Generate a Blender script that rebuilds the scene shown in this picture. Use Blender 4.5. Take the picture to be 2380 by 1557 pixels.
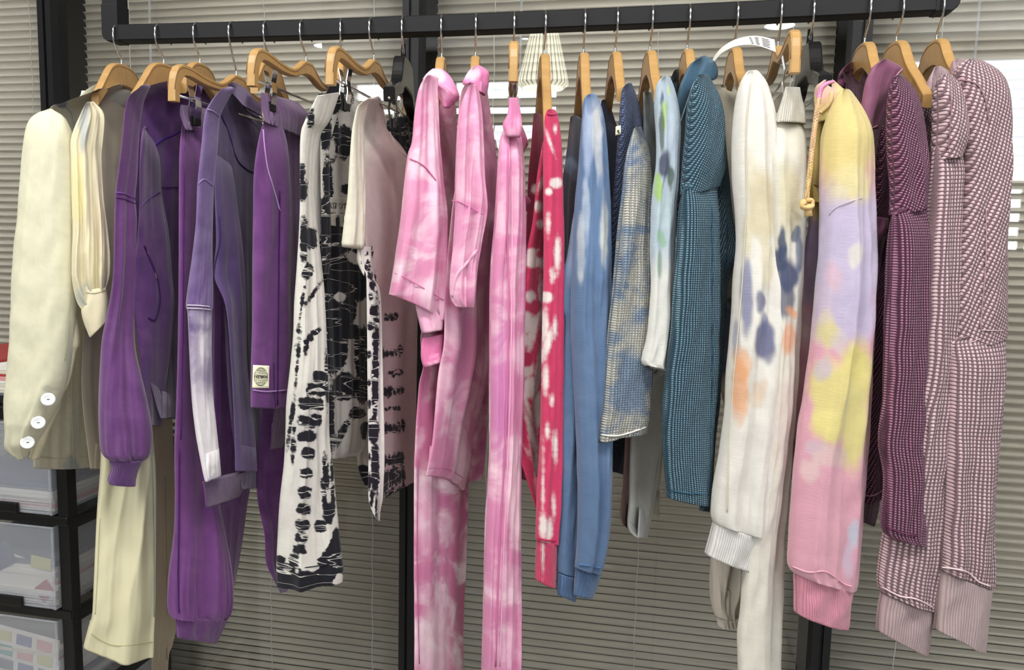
import bpy, bmesh, math, random
import numpy as np
from mathutils import Vector, Matrix, noise as mnoise
random.seed(7); rng = np.random.default_rng(7)
for o in list(bpy.data.objects): bpy.data.objects.remove(o)
SC = bpy.context.scene; COL = SC.collection

# ------------------------------------------------------------------ camera
F = 1800.0; YAW, PITCH, ROLL = map(math.radians, (11.3, 6.1, 1.25))
CAM = Vector((0, 0, 1.72))
fw = Vector((-math.sin(YAW)*math.cos(PITCH), math.cos(YAW)*math.cos(PITCH), -math.sin(PITCH)))
r0 = Vector((math.cos(YAW), math.sin(YAW), 0)); u0 = r0.cross(fw)
RT = r0*math.cos(ROLL) + u0*math.sin(ROLL); UP = RT.cross(fw)
cd = bpy.data.cameras.new('camera'); cam = bpy.data.objects.new('camera', cd); COL.objects.link(cam)
cd.sensor_width = 36; cd.lens = F/2380*36; cd.clip_start = .02
cam.matrix_world = Matrix(((RT.x, UP.x, -fw.x, CAM.x), (RT.y, UP.y, -fw.y, CAM.y), (RT.z, UP.z, -fw.z, CAM.z), (0, 0, 0, 1)))
SC.camera = cam
SC.view_settings.view_transform = 'Standard'; SC.view_settings.look = 'None'
SC.view_settings.exposure = -0.17; SC.view_settings.gamma = 1; SC.view_settings.use_curve_mapping = False
# ------------------------------------------------------------------ world + large lights
w = bpy.data.worlds.new('world'); SC.world = w; w.use_nodes = True
w.node_tree.nodes['Background'].inputs[0].default_value = (.85, .92, 1, 1)
w.node_tree.nodes['Background'].inputs[1].default_value = 1.0
CEIL = 3.32; YR = 1.42; YG = 1.92; YB = 2.0; YW = -2.4; XL, XRT = -3.2, 3.2
def area(name, loc, sx, sy, e, col=(1, .985, .96), rot=(0, 0, 0)):
    l = bpy.data.lights.new(name, 'AREA'); l.shape = 'RECTANGLE'; l.size = sx; l.size_y = sy; l.energy = e; l.color = col
    o = bpy.data.objects.new(name, l); COL.objects.link(o); o.location = loc; o.rotation_euler = rot; return o
PANELS = [(-1.6, .25), (-.2, .25), (1.2, .25), (-1.6, .8), (1.2, .8)][:3]
for x, y in PANELS: area('panel_lamp', (x, y, CEIL-.045), 1.1, .28, 28)

def S(c):
    if isinstance(c, str): c = tuple(int(c[i:i+2], 16)/255 for i in (0, 2, 4))
    return tuple(x/12.92 if x <= .04045 else ((x+.055)/1.055)**2.4 for x in c[:3])
def ray(px, py): return fw + RT*((px-1190)/F) - UP*((py-778.5)/F)
def hit(px, py, Y):
    d = ray(px, py); return CAM + d*((Y-CAM.y)/d.y)
RTn, UPn, FWn, Cn = (np.array(v) for v in (RT, UP, fw, CAM))
def proj(P):
    d = np.asarray(P) - Cn; z = d@FWn
    return 1190 + F*(d@RTn)/z, 778.5 - F*(d@UPn)/z

# ------------------------------------------------------------------ materials
def newmat(name):
    m = bpy.data.materials.new(name); m.use_nodes = True; nt = m.node_tree
    return m, nt, nt.nodes['Principled BSDF']
def N(nt, t, **k):
    n = nt.nodes.new(t)
    for a, b in k.items(): setattr(n, a, b)
    return n
def M(nt, op, a, b=None, c=None, clamp=False):
    n = N(nt, 'ShaderNodeMath', operation=op, use_clamp=clamp)
    for i, v in enumerate((a, b, c)):
        if v is None: continue
        if isinstance(v, (int, float)): n.inputs[i].default_value = v
        else: nt.links.new(v, n.inputs[i])
    return n.outputs[0]
def mixc(nt, f, a, b, mode='MIX'):
    n = N(nt, 'ShaderNodeMix', data_type='RGBA', blend_type=mode)
    for i, v in ((0, f), (6, a), (7, b)):
        if isinstance(v, (int, float)): n.inputs[i].default_value = v
        elif isinstance(v, tuple): n.inputs[i].default_value = (*v[:3], 1)
        else: nt.links.new(v, n.inputs[i])
    return n.outputs[2]
def smooth(nt, v, lo, hi):
    n = N(nt, 'ShaderNodeMapRange', interpolation_type='SMOOTHSTEP')
    nt.links.new(v, n.inputs[0]); n.inputs[1].default_value = lo; n.inputs[2].default_value = hi
    return n.outputs[0]
def bump(nt, b, h, strength=.5, dist=.002):
    n = N(nt, 'ShaderNodeBump'); n.inputs['Strength'].default_value = strength; n.inputs['Distance'].default_value = dist
    nt.links.new(h, n.inputs['Height']); nt.links.new(n.outputs[0], b.inputs['Normal']); return n
def plain(name, col, rough=.5, metal=0, spec=.5, noise=0, emit=None, es=0):
    m, nt, b = newmat(name); c = S(col)
    b.inputs['Base Color'].default_value = (*c, 1); b.inputs['Roughness'].default_value = rough
    b.inputs['Metallic'].default_value = metal; b.inputs['Specular IOR Level'].default_value = spec
    if noise:
        t = N(nt, 'ShaderNodeTexCoord'); n = N(nt, 'ShaderNodeTexNoise'); n.inputs['Scale'].default_value = 40; n.inputs['Detail'].default_value = 4
        nt.links.new(t.outputs['Object'], n.inputs[0])
        nt.links.new(mixc(nt, M(nt, 'MULTIPLY', n.outputs[0], noise), (*c,), tuple(x*.6 for x in c)), b.inputs['Base Color'])
        bump(nt, b, n.outputs[0], .15, .001)
    if emit: b.inputs['Emission Color'].default_value = (*S(emit), 1); b.inputs['Emission Strength'].default_value = es
    return m
_fab = {}
def fabric(kind='jersey', mottle=None, mrange=(.45, .65), mscale=7, mask=None, mamp=.5, mw=.12, crackle=False,
           pitch=.0035, groove=.5, light=None, sheen=.25, rough=.85, diag=False, key=''):
    """woven or knitted cloth: colour from the 'dye' attribute, a mottled second dye, a masked third dye, knit from the UVs (metres)"""
    k = (kind, mottle, mrange, mscale, mask, mamp, mw, crackle, pitch, groove, light, sheen, rough, diag, key)
    if k in _fab: return _fab[k]
    m, nt, b = newmat('cloth_'+kind)
    uv = N(nt, 'ShaderNodeUVMap', uv_map='UVMap'); sep = N(nt, 'ShaderNodeSeparateXYZ'); nt.links.new(uv.outputs[0], sep.inputs[0])
    u, v = sep.outputs[0], sep.outputs[1]
    tc = N(nt, 'ShaderNodeTexCoord')
    def noi(scale, detail=3, src=None, rough=.55, dist=0):
        n = N(nt, 'ShaderNodeTexNoise'); n.inputs['Scale'].default_value = scale; n.inputs['Detail'].default_value = detail
        n.inputs['Roughness'].default_value = rough; n.inputs['Distortion'].default_value = dist
        nt.links.new(src or uv.outputs[0], n.inputs[0]); return n.outputs[0]
    a = N(nt, 'ShaderNodeAttribute', attribute_name='dye'); c = a.outputs[0]
    if mottle:
        f = smooth(nt, noi(mscale, 5, dist=.6), *mrange); c = mixc(nt, f, c, S(mottle))
    if mask:
        ma = N(nt, 'ShaderNodeAttribute', attribute_name='mask')
        nz = M(nt, 'MULTIPLY', M(nt, 'SUBTRACT', M(nt, 'ADD', M(nt, 'MULTIPLY', noi(30, 5, rough=.65), .6), M(nt, 'MULTIPLY', noi(120, 3), .4)), .5), mamp*1.6)
        f = smooth(nt, M(nt, 'ADD', ma.outputs[2], nz), -mw, mw)
        if crackle:
            mp = N(nt, 'ShaderNodeMapping'); mp.inputs['Scale'].default_value = (5, 30, 1); mp.inputs['Rotation'].default_value = (0, 0, .35); nt.links.new(uv.outputs[0], mp.inputs[0])
            rg_ = M(nt, 'ABSOLUTE', M(nt, 'SUBTRACT', noi(1.3, 3, mp.outputs[0], dist=.5), .5))
            f = M(nt, 'MULTIPLY', f, smooth(nt, rg_, .002, .013))
        c = mixc(nt, f, c, S(mask))
    fine = noi(700, 2); med = noi(60, 4)
    c = mixc(nt, M(nt, 'MULTIPLY', M(nt, 'SUBTRACT', 1, med), .22), c, (0, 0, 0), 'MIX') if kind != 'satin' else c
    hs = M(nt, 'MULTIPLY', fine, .5); st, ds = .35, .0012
    if kind == 'rib':
        s = M(nt, 'ABSOLUTE', M(nt, 'SINE', M(nt, 'MULTIPLY', u, math.pi/pitch)))
        hs = M(nt, 'ADD', hs, M(nt, 'MULTIPLY', s, 1.0)); st, ds = .7, .0018
        c = mixc(nt, M(nt, 'MULTIPLY', M(nt, 'SUBTRACT', 1, s), groove), c, tuple(x*.45 for x in (1, 1, 1)), 'MULTIPLY')
    elif kind == 'waffle':
        uu, vv = u, v
        if diag: uu = M(nt, 'ADD', u, M(nt, 'MULTIPLY', v, .35)); vv = M(nt, 'ADD', v, M(nt, 'MULTIPLY', u, -.55))
        uu = M(nt, 'ADD', uu, M(nt, 'MULTIPLY', noi(9, 1), .005)); vv = M(nt, 'ADD', vv, M(nt, 'MULTIPLY', noi(7, 1), .006))
        s1 = M(nt, 'ABSOLUTE', M(nt, 'SINE', M(nt, 'MULTIPLY', uu, math.pi/pitch)))
        s2 = M(nt, 'ABSOLUTE', M(nt, 'SINE', M(nt, 'MULTIPLY', vv, math.pi/(pitch*.95))))
        g = M(nt, 'MULTIPLY', s1, M(nt, 'ADD', M(nt, 'MULTIPLY', s2, .65), .35)); h = smooth(nt, g, .1, .75)
        hs = M(nt, 'ADD', M(nt, 'MULTIPLY', fine, .3), h); st, ds = .9, .003
        c = mixc(nt, M(nt, 'MULTIPLY', M(nt, 'SUBTRACT', 1, h), groove), c, tuple(x for x in (.25, .22, .24)), 'MULTIPLY')
        if light: c = mixc(nt, M(nt, 'MULTIPLY', smooth(nt, g, .65, .95), .75), c, S(light))
    elif kind == 'denim':
        mp = N(nt, 'ShaderNodeMapping'); mp.inputs['Scale'].default_value = (900, 35, 1); nt.links.new(uv.outputs[0], mp.inputs[0])
        sl = noi(1, 3, mp.outputs[0]); hs = M(nt, 'ADD', hs, sl)
        c = mixc(nt, M(nt, 'MULTIPLY', sl, .12), c, (1, 1, 1), 'MIX')
    elif kind == 'jersey':
        mp = N(nt, 'ShaderNodeMapping'); mp.inputs['Scale'].default_value = (90, 500, 1); nt.links.new(uv.outputs[0], mp.inputs[0])
        hs = M(nt, 'ADD', hs, noi(1, 2, mp.outputs[0]))
    wr = noi(26, 3, dist=.8)
    hs = M(nt, 'ADD', hs, M(nt, 'MULTIPLY', wr, .9 if kind in ('satin', 'denim') else .35))
    nt.links.new(c, b.inputs['Base Color']); b.inputs['Roughness'].default_value = .42 if kind == 'satin' else rough
    b.inputs['Specular IOR Level'].default_value = .25
    b.inputs['Sheen Weight'].default_value = sheen; b.inputs['Sheen Roughness'].default_value = .5
    bump(nt, b, hs, st, ds); _fab[k] = m; return m

MT = dict(
    black_metal=plain('black_powder_coat', '131417', .6, 0, .3, .1), black=plain('black_plastic', '0d0d0e', .3), mull=plain('black_frame', '18181b', .5, spec=.3),
    mullg=plain('frame_groove', '0b0b0c', .5), chrome=plain('chrome', 'e8e8ea', .12, 1), pad=plain('rubber', '101012', .6),
    wall=plain('painted_wall', '8f8c86', .8), ceil=plain('ceiling_paint', 'b9b7b2', .85), dark=plain('dark_room', '3a3834', .9),
    white=plain('white_paint', 'efefec', .5), panel=plain('light_diffuser', 'ffffff', .4, emit='fffaf0', es=8),
    down=plain('downlight_lens', 'ffffff', .4, emit='ffffff', es=40), win=plain('daylight_pane', 'ffffff', .3, emit='eef5ff', es=14),
    btn=plain('white_button', 'f0f0f2', .3), cord=plain('white_cord', 'c9c7c0', .6), paper=plain('paper', 'e6e2da', .7), paper2=plain('cream_paper', 'd8cfc0', .7),
    red=plain('red_card', 'a83a3a', .6), navy=plain('navy_card', '3c4664', .6), grey=plain('grey_card', '6b6d78', .6), pink=plain('pink_card', 'd79a9a', .6),
    yel=plain('yellow_card', 'cfc98a', .6), ink=plain('black_ink', '17171a', .6), teal=plain('teal_swatch', '5d9c92', .6), viol=plain('violet_swatch', '6d6c92', .6),
    label=plain('woven_label', 'f2efcf', .8), label2=plain('stone_patch', 'b9b4a8', .8))
def wood():
    m, nt, b = newmat('pale_beech'); tc = N(nt, 'ShaderNodeTexCoord'); mp = N(nt, 'ShaderNodeMapping'); mp.inputs['Scale'].default_value = (8, 120, 60)
    n = N(nt, 'ShaderNodeTexNoise'); n.inputs['Scale'].default_value = 1; n.inputs['Detail'].default_value = 5
    nt.links.new(tc.outputs['Object'], mp.inputs[0]); nt.links.new(mp.outputs[0], n.inputs[0])
    nt.links.new(mixc(nt, n.outputs[0], S('c09a63'), S('a57e4b')), b.inputs['Base Color']); b.inputs['Roughness'].default_value = .38
    bump(nt, b, n.outputs[0], .1, .0005); return m
MT['wood'] = wood(); MT['woodline'] = plain('wood_groove', '7a5528', .6)
def slatmat():
    m, nt, b = newmat('blind_slat'); b.inputs['Base Color'].default_value = (*S('c2bbad'), 1); b.inputs['Roughness'].default_value = .42
    b.inputs['Metallic'].default_value = .0; return m
MT['slat'] = slatmat()
def glassmat():
    m = bpy.data.materials.new('clear_glass'); m.use_nodes = True; nt = m.node_tree; nt.nodes.clear()
    o = N(nt, 'ShaderNodeOutputMaterial'); t = N(nt, 'ShaderNodeBsdfTransparent'); g = N(nt, 'ShaderNodeBsdfGlossy'); g.inputs['Roughness'].default_value = .0
    t.inputs[0].default_value = (.97, .975, .97, 1)
    ge = N(nt, 'ShaderNodeNewGeometry'); dp = N(nt, 'ShaderNodeVectorMath', operation='DOT_PRODUCT'); nt.links.new(ge.outputs['Incoming'], dp.inputs[0]); nt.links.new(ge.outputs['Normal'], dp.inputs[1])
    mx = N(nt, 'ShaderNodeMixShader'); om = M(nt, 'SUBTRACT', 1, M(nt, 'ABSOLUTE', dp.outputs['Value']))
    nt.links.new(M(nt, 'ADD', M(nt, 'MULTIPLY', M(nt, 'POWER', om, 5), .96), .043, clamp=True), mx.inputs[0]); nt.links.new(t.outputs[0], mx.inputs[1]); nt.links.new(g.outputs[0], mx.inputs[2]); nt.links.new(mx.outputs[0], o.inputs[0]); return m
MT['glass'] = glassmat()
def frosted():
    m = bpy.data.materials.new('clear_polypropylene'); m.use_nodes = True; nt = m.node_tree; nt.nodes.clear()
    o = N(nt, 'ShaderNodeOutputMaterial'); t = N(nt, 'ShaderNodeBsdfTransparent'); d = N(nt, 'ShaderNodeBsdfPrincipled')
    d.inputs['Base Color'].default_value = (*S('c9ccd4'), 1); d.inputs['Roughness'].default_value = .22
    mx = N(nt, 'ShaderNodeMixShader'); mx.inputs[0].default_value = .28
    nt.links.new(t.outputs[0], mx.inputs[1]); nt.links.new(d.outputs[0], mx.inputs[2]); nt.links.new(mx.outputs[0], o.inputs[0]); return m
MT['frost'] = frosted()
def tilemat():
    m, nt, b = newmat('floor_tile'); tc = N(nt, 'ShaderNodeTexCoord'); br = N(nt, 'ShaderNodeTexBrick', offset=0.0)
    br.inputs['Scale'].default_value = 1; br.inputs['Brick Width'].default_value = .6; br.inputs['Row Height'].default_value = .6; br.inputs['Mortar Size'].default_value = .004
    br.inputs[1].default_value = (*S('b9b6ae'), 1); br.inputs[2].default_value = (*S('aeaba3'), 1); br.inputs[3].default_value = (*S('3a3834'), 1)
    nt.links.new(tc.outputs['Object'], br.inputs[0]); nt.links.new(br.outputs[0], b.inputs['Base Color']); b.inputs['Roughness'].default_value = .3; return m
MT['tile'] = tilemat()

# ------------------------------------------------------------------ object helpers
def link(name, me, parent=None, mats=()):
    o = bpy.data.objects.new(name, me); COL.objects.link(o)
    for m in mats: me.materials.append(m)
    if parent is not None: o.parent = parent
    return o
def org(parent):
    v = Vector((0, 0, 0)); p = parent
    while p is not None: v += p.location; p = p.parent
    return v
def tag(o, label, cat, group=None):
    o['label'] = label; o['category'] = cat
    if group: o['group'] = group
    return o
def thing(name, loc, label, cat, group=None):
    o = bpy.data.objects.new(name, None); COL.objects.link(o); o.location = loc; o.empty_display_size = .05
    return tag(o, label, cat, group)
def struct(o): o['kind'] = 'structure'; return o
def finish(bm, name, mat, parent=None, smooth_=False, bev=0):
    off = org(parent)
    for v in bm.verts: v.co -= off
    bmesh.ops.recalc_face_normals(bm, faces=bm.faces)
    me = bpy.data.meshes.new(name); bm.to_mesh(me); bm.free()
    if smooth_:
        for p in me.polygons: p.use_smooth = True
    o = link(name, me, parent, mat if isinstance(mat, (list, tuple)) else [mat])
    if bev:
        md = o.modifiers.new('bevel', 'BEVEL'); md.width = bev; md.segments = 2; md.limit_method = 'ANGLE'
    return o
def bx(bm, a, b, mi=0):
    x0, y0, z0 = a; x1, y1, z1 = b
    vs = [bm.verts.new(p) for p in ((x0, y0, z0), (x1, y0, z0), (x1, y1, z0), (x0, y1, z0), (x0, y0, z1), (x1, y0, z1), (x1, y1, z1), (x0, y1, z1))]
    for f in ((0, 3, 2, 1), (4, 5, 6, 7), (0, 1, 5, 4), (1, 2, 6, 5), (2, 3, 7, 6), (3, 0, 4, 7)):
        bm.faces.new([vs[i] for i in f]).material_index = mi
def box(name, a, b, mat, parent=None, bev=0):
    bm = bmesh.new(); bx(bm, a, b); return finish(bm, name, mat, parent, bev=bev)
def tube_bm(bm, pts, r, n=10, flat=1.0):
    pts = [Vector(p) for p in pts]; rings = []
    nrm = None
    for i, p in enumerate(pts):
        t = (pts[min(i+1, len(pts)-1)] - pts[max(i-1, 0)]).normalized()
        if nrm is None: nrm = t.orthogonal().normalized()
        nrm = (nrm - t*nrm.dot(t)).normalized(); bn = t.cross(nrm)
        rr = r[i] if isinstance(r, (list, tuple)) else r
        rings.append([bm.verts.new(p + nrm*math.cos(2*math.pi*k/n)*rr + bn*math.sin(2*math.pi*k/n)*rr*flat) for k in range(n)])
    for a, b in zip(rings, rings[1:]):
        for k in range(n): bm.faces.new((a[k], a[(k+1) % n], b[(k+1) % n], b[k]))
    bm.faces.new(rings[0][::-1]); bm.faces.new(rings[-1])
def tube(name, pts, r, mat, parent=None, n=10, flat=1.0):
    bm = bmesh.new(); tube_bm(bm, pts, r, n, flat); return finish(bm, name, mat, parent, True)
def spl(pts, n=8):
    pts = [Vector(p) for p in pts]; out = []
    for i in range(len(pts)-1):
        p0, p1, p2, p3 = pts[max(i-1, 0)], pts[i], pts[i+1], pts[min(i+2, len(pts)-1)]
        for k in range(n):
            t = k/n; out.append(.5*((2*p1) + (p2-p0)*t + (2*p0-5*p1+4*p2-p3)*t*t + (3*p1-p0-3*p2+p3)*t**3))
    return out + [pts[-1]]

# ------------------------------------------------------------------ the room
struct(box('floor', (XL, YW, -.1), (XRT, 2.8, 0), MT['tile']))
struct(box('ceiling', (XL, YW, CEIL), (XRT, 2.8, CEIL+.1), MT['ceil']))
struct(box('wall_left', (XL-.1, YW, 0), (XL, 2.8, CEIL), MT['wall']))
struct(box('wall_right', (XRT, YW, 0), (XRT+.1, 2.8, CEIL), MT['wall']))
struct(box('wall_back', (XL, 2.8, 0), (XRT, 2.9, CEIL), MT['dark']))
YM = 2*YG - YW
def rect(px0, py0, px1, py1):
    a = hit(px0, py0, YM); b = hit(px1, py1, YM); return a.x, b.x, b.z, a.z
wins = [rect(817, 186, 1300, 224), rect(817, 252, 1300, 362)]
wc = rect(2102, 130, 2700, 600)
def wall_front():
    bm = bmesh.new(); T = .12
    holes = [(wins[0][0], wins[0][1], wins[1][2], wins[0][3]), (wc[0], min(wc[1], 3.1), wc[2], wc[3])]
    xs = [XL]; 
    h1, h2 = sorted(holes)
    for (x0, x1, z0, z1) in ((XL, h1[0], 0, CEIL), (h1[1], h2[0], 0, CEIL), (h2[1], XRT, 0, CEIL), (h1[0], h1[1], 0, h1[2]), (h1[0], h1[1], h1[3], CEIL), (h2[0], h2[1], 0, h2[2]), (h2[0], h2[1], h2[3], CEIL)):
        bx(bm, (x0, YW-T, z0), (x1, YW, z1))
    struct(finish(bm, 'wall_front', MT['wall'])); return h1, h2
H1, H2 = wall_front()
for i, h in enumerate((H1, H2)):
    bm = bmesh.new(); bx(bm, (h[0], YW-.1, h[2]), (h[1], YW-.09, h[3])); wo = struct(finish(bm, 'window_%d' % (i+1), MT['win']))
    bm = bmesh.new(); t = .03
    bx(bm, (h[0], YW-.08, h[2]), (h[1], YW-.04, h[2]+t)); bx(bm, (h[0], YW-.08, h[3]-t), (h[1], YW-.04, h[3]))
    nv = 2 if i == 0 else 3
    for k in range(nv+1):
        x = h[0] + (h[1]-h[0]-t)*k/nv; bx(bm, (x, YW-.08, h[2]), (x+t, YW-.04, h[3]))
    if i == 0: bx(bm, (h[0], YW-.08, wins[1][3]), (h[1], YW-.04, wins[0][2]))
    else:
        zz = rect(2102, 130, 2700, 430)[2]; bx(bm, (h[0], YW-.08, zz-.03), (h[1], YW-.04, zz+.03))
        for k in range(5): bx(bm, (h[0], YW-.075, h[2]+(zz-h[2])*k/5), (h[1], YW-.05, h[2]+(zz-h[2])*(k+.4)/5))  # added lattice standing for the gridded building outside, dims the lower pane
        for k in range(12): bx(bm, (h[0]+(h[1]-h[0])*k/12, YW-.0745, h[2]), (h[0]+(h[1]-h[0])*(k+.35)/12, YW-.05, zz))
    finish(bm, 'window_frame', MT['white'], wo)
# partition mullions
MX = [-2.744, -1.697, -.650, .398, 1.445, 2.492]
for i, x in enumerate(MX):
    bm = bmesh.new(); w_ = .021
    bx(bm, (x-w_, YG-.03, 0), (x-.004, YG+.03, CEIL)); bx(bm, (x+.004, YG-.03, 0), (x+w_, YG+.03, CEIL)); bx(bm, (x-.005, YG-.02, 0), (x+.005, YG+.028, CEIL), 1)
    struct(finish(bm, 'trim_%d' % (i+1), [MT['mull'], MT['mullg']]))
edges = [XL] + MX + [XRT]
for i in range(len(edges)-1):
    a, b = edges[i]+(.021 if i else 0), edges[i+1]-(.021 if i < len(edges)-2 else 0)
    struct(box('window_%d' % (i+3), (a+.001, YG-.0005, .02), (b-.001, YG+.0005, CEIL), MT['glass']))
    # flat one-sided pane, glazing bead
# blinds
names = ['left end of the glass partition', 'far left pane, beside the plastic drawers', 'pane behind the cream, purple and black-white garments', 'pane behind the pink, red and blue garments', 'pane behind the maroon and dusty pink waffle knits', 'pane at the right, past the garments', 'right end of the glass partition']
for i in range(1, 5):
    a, b = edges[i]+.035, edges[i+1]-.035
    if i == 1: a += .01
    t = thing('venetian_blind', ((a+b)/2, YB, .02), ['', 'beige venetian blind behind the pane at the far left edge, above the plastic drawers', 'beige venetian blind behind the cream, purple and black-and-white garments', 'grey venetian blind behind the pink, red and blue garments, in the middle pane', 'grey venetian blind behind the maroon and dusty pink waffle tops at the right'][i], 'blind', None)
    z = .06; me_v = []; me_f = []; nseg = 8; wd = .0125
    ang = math.radians(68)
    while z < CEIL-.05:
        base = len(me_v)
        dth = .035*math.sin(z*9+i)
        for k in range(nseg+1):
            s = -1 + 2*k/nseg; arc = .0060*(1-s*s)
            ly = -s*wd*math.cos(ang+dth); lz = s*wd*math.sin(ang+dth)
            ny, nz = math.sin(ang), -math.cos(ang)
            # top edge leans to the room, concave face outwards
            py_, pz_ = YB + ly + arc*ny, z + lz + arc*abs(nz)
            me_v += [(a, py_, pz_), (b, py_, pz_)]
        for k in range(nseg): me_f.append((base+2*k, base+2*k+1, base+2*k+3, base+2*k+2))
        z += .0213
    off = t.location; me = bpy.data.meshes.new('slats'); me.from_pydata([(x-off.x, y-off.y, zz-off.z) for x, y, zz in me_v], [], me_f)
    for p in me.polygons: p.use_smooth = True
    so = link('slats', me, t, [MT['slat']]); sm = so.modifiers.new('thick', 'SOLIDIFY'); sm.thickness = .0004
    L = b-a
    for fx in (.16, .58, .9):
        x = a + L*fx
        pts = [(x+.0015*math.sin(q*.9), YB-.0155, .05+q*.02) for q in range(int((CEIL-.12)/.02))]
        tube('ladder_cord', pts, .0011, MT['cord'], t, 5)
    tube('tilt_wand', [(a+L*.2+.03, YB-.022, CEIL-.05), (a+L*.2+.03, YB-.022, .9)], .0035, MT['frost'], t, 8)
    box('bottom_rail', (a, YB-.012, .02), (b, YB+.012, .04), MT['slat'], t)
    box('head_rail', (a, YB-.015, CEIL-.045), (b, YB+.02, CEIL-.002), MT['slat'], t)
# ceiling lights
for i, (x, y) in enumerate(PANELS):
    t = thing('ceiling_light', (x, y, CEIL-.04), 'long white ceiling light panel over the %s of the clothes rail' % ('left part', 'middle', 'right part')[i], 'ceiling light', 'ceiling light panels')
    bm = bmesh.new()
    for a, b in (((x-.6, y-.18, CEIL-.04), (x+.6, y-.15, CEIL-.001)), ((x-.6, y+.15, CEIL-.04), (x+.6, y+.18, CEIL-.001)), ((x-.6, y-.15, CEIL-.04), (x-.57, y+.15, CEIL-.001)), ((x+.57, y-.15, CEIL-.04), (x+.6, y+.15, CEIL-.001))): bx(bm, a, b)
    finish(bm, 'frame', MT['white'], t); box('diffuser', (x-.57, y-.15, CEIL-.02), (x+.57, y+.15, CEIL-.012), MT['panel'], t)
for (px, py, r, lb) in ((1812, 60, .10, 'large round downlight mirrored in the glass behind the off-white trousers hanger'), (755, 107, .085, 'round downlight mirrored in the glass between the two left clip hangers'), (1222, 90, .03, 'small spot lamp mirrored beside the pleated lampshade, the left of a pair'), (1240, 89, .03, 'small spot lamp mirrored beside the pleated lampshade, the right of a pair')):
    d = ray(px, py); d2 = d.copy(); p = CAM + d*(YG/d.y); d2.y = -d2.y; k = (CEIL-.02-p.z)/d2.z; q = p + d2*k
    if q.y < YW+.1: q.y = YW+.15
    t = thing('downlight', (q.x, q.y, CEIL-.02), lb, 'ceiling light', 'round downlights')
    for nm, ra, rb, z0, z1, m in (('lens', 0, r, CEIL-.018, CEIL-.012, 'down'), ('trim_ring', r, r+.012, CEIL-.022, CEIL-.001, 'white')):
        bm = bmesh.new(); n = 32; V = []
        for rr, z in ((ra, z0), (rb, z0), (rb, z1), (ra, z1)): V.append([bm.verts.new((q.x+rr*math.cos(2*math.pi*k/n), q.y+rr*math.sin(2*math.pi*k/n), z)) for k in range(n)])
        for j in range(4):
            for k in range(n):
                A, B = V[j], V[(j+1) % 4]; bm.faces.new((A[k], A[(k+1) % n], B[(k+1) % n], B[k]))
        bmesh.ops.remove_doubles(bm, verts=bm.verts, dist=1e-5); finish(bm, nm, MT[m], t)
# pleated pendant lamp, seen mirrored in the glass
def pendant():
    Ym = 4.62; Yp = 2*YG - Ym; b = hit(1262, 206, Ym); tp = hit(1266, 76, Ym); cx = b.x; z0 = b.z; H = .36
    t = thing('pendant_lamp', (cx, Yp, z0), 'white pleated pendant lampshade glowing, seen mirrored in the glass above the red sweatshirt', 'lamp')
    m, nt, bs = newmat('pleated_shade'); bs.inputs['Base Color'].default_value = (*S('f4f2e2'), 1)
    bs.inputs['Emission Color'].default_value = (*S('fbf8dc'), 1)
    g = N(nt, 'ShaderNodeTexCoord'); s = N(nt, 'ShaderNodeSeparateXYZ'); nt.links.new(g.outputs['UV'], s.inputs[0])
    st = M(nt, 'ABSOLUTE', M(nt, 'SINE', M(nt, 'MULTIPLY', s.outputs[0], math.pi*30)))
    nt.links.new(M(nt, 'MULTIPLY', smooth(nt, st, .25, .6), 9), bs.inputs['Emission Strength'])
    bm = bmesh.new(); uvl = bm.loops.layers.uv.new('UVMap'); n = 30*8; prof = [(.065, .36), (.085, .30), (.105, .22), (.128, .12), (.145, .05), (.148, .02), (.12, 0)]
    R = []
    for r, z in prof: R.append([bm.verts.new((cx+(r+.003*math.cos(30*2*math.pi*k/n))*math.cos(2*math.pi*k/n), Yp+(r+.003*math.cos(30*2*math.pi*k/n))*math.sin(2*math.pi*k/n), z0+z)) for k in range(n)])
    for j in range(len(R)-1):
        for k in range(n):
            f = bm.faces.new((R[j][k], R[j][(k+1) % n], R[j+1][(k+1) % n], R[j+1][k]))
            for lp, (kk, jj) in zip(f.loops, ((k, j), (k+1, j), (k+1, j+1), (k, j+1))): lp[uvl].uv = (kk/n, jj/6)
    off = org(t)
    for v in bm.verts: v.co -= off
    me = bpy.data.meshes.new('shade'); bm.to_mesh(me); bm.free(); link('shade', me, t, [m])
    bm = bmesh.new(); bmesh.ops.create_uvsphere(bm, u_segments=16, v_segments=10, radius=.04, matrix=Matrix.Translation((cx, Yp, z0+.06)))
    finish(bm, 'bulb', plain('bulb', 'ffffff', .3, emit='fff6e0', es=60), t, True)
    tube('cable', [(cx, Yp, z0+.35), (cx, Yp, CEIL)], .003, MT['white'], t, 6)
    bm = bmesh.new(); bmesh.ops.create_cone(bm, cap_ends=True, segments=24, radius1=.05, radius2=.04, depth=.02, matrix=Matrix.Translation((cx, Yp, CEIL-.011))); finish(bm, 'canopy', MT['white'], t, True)
pendant()

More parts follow.
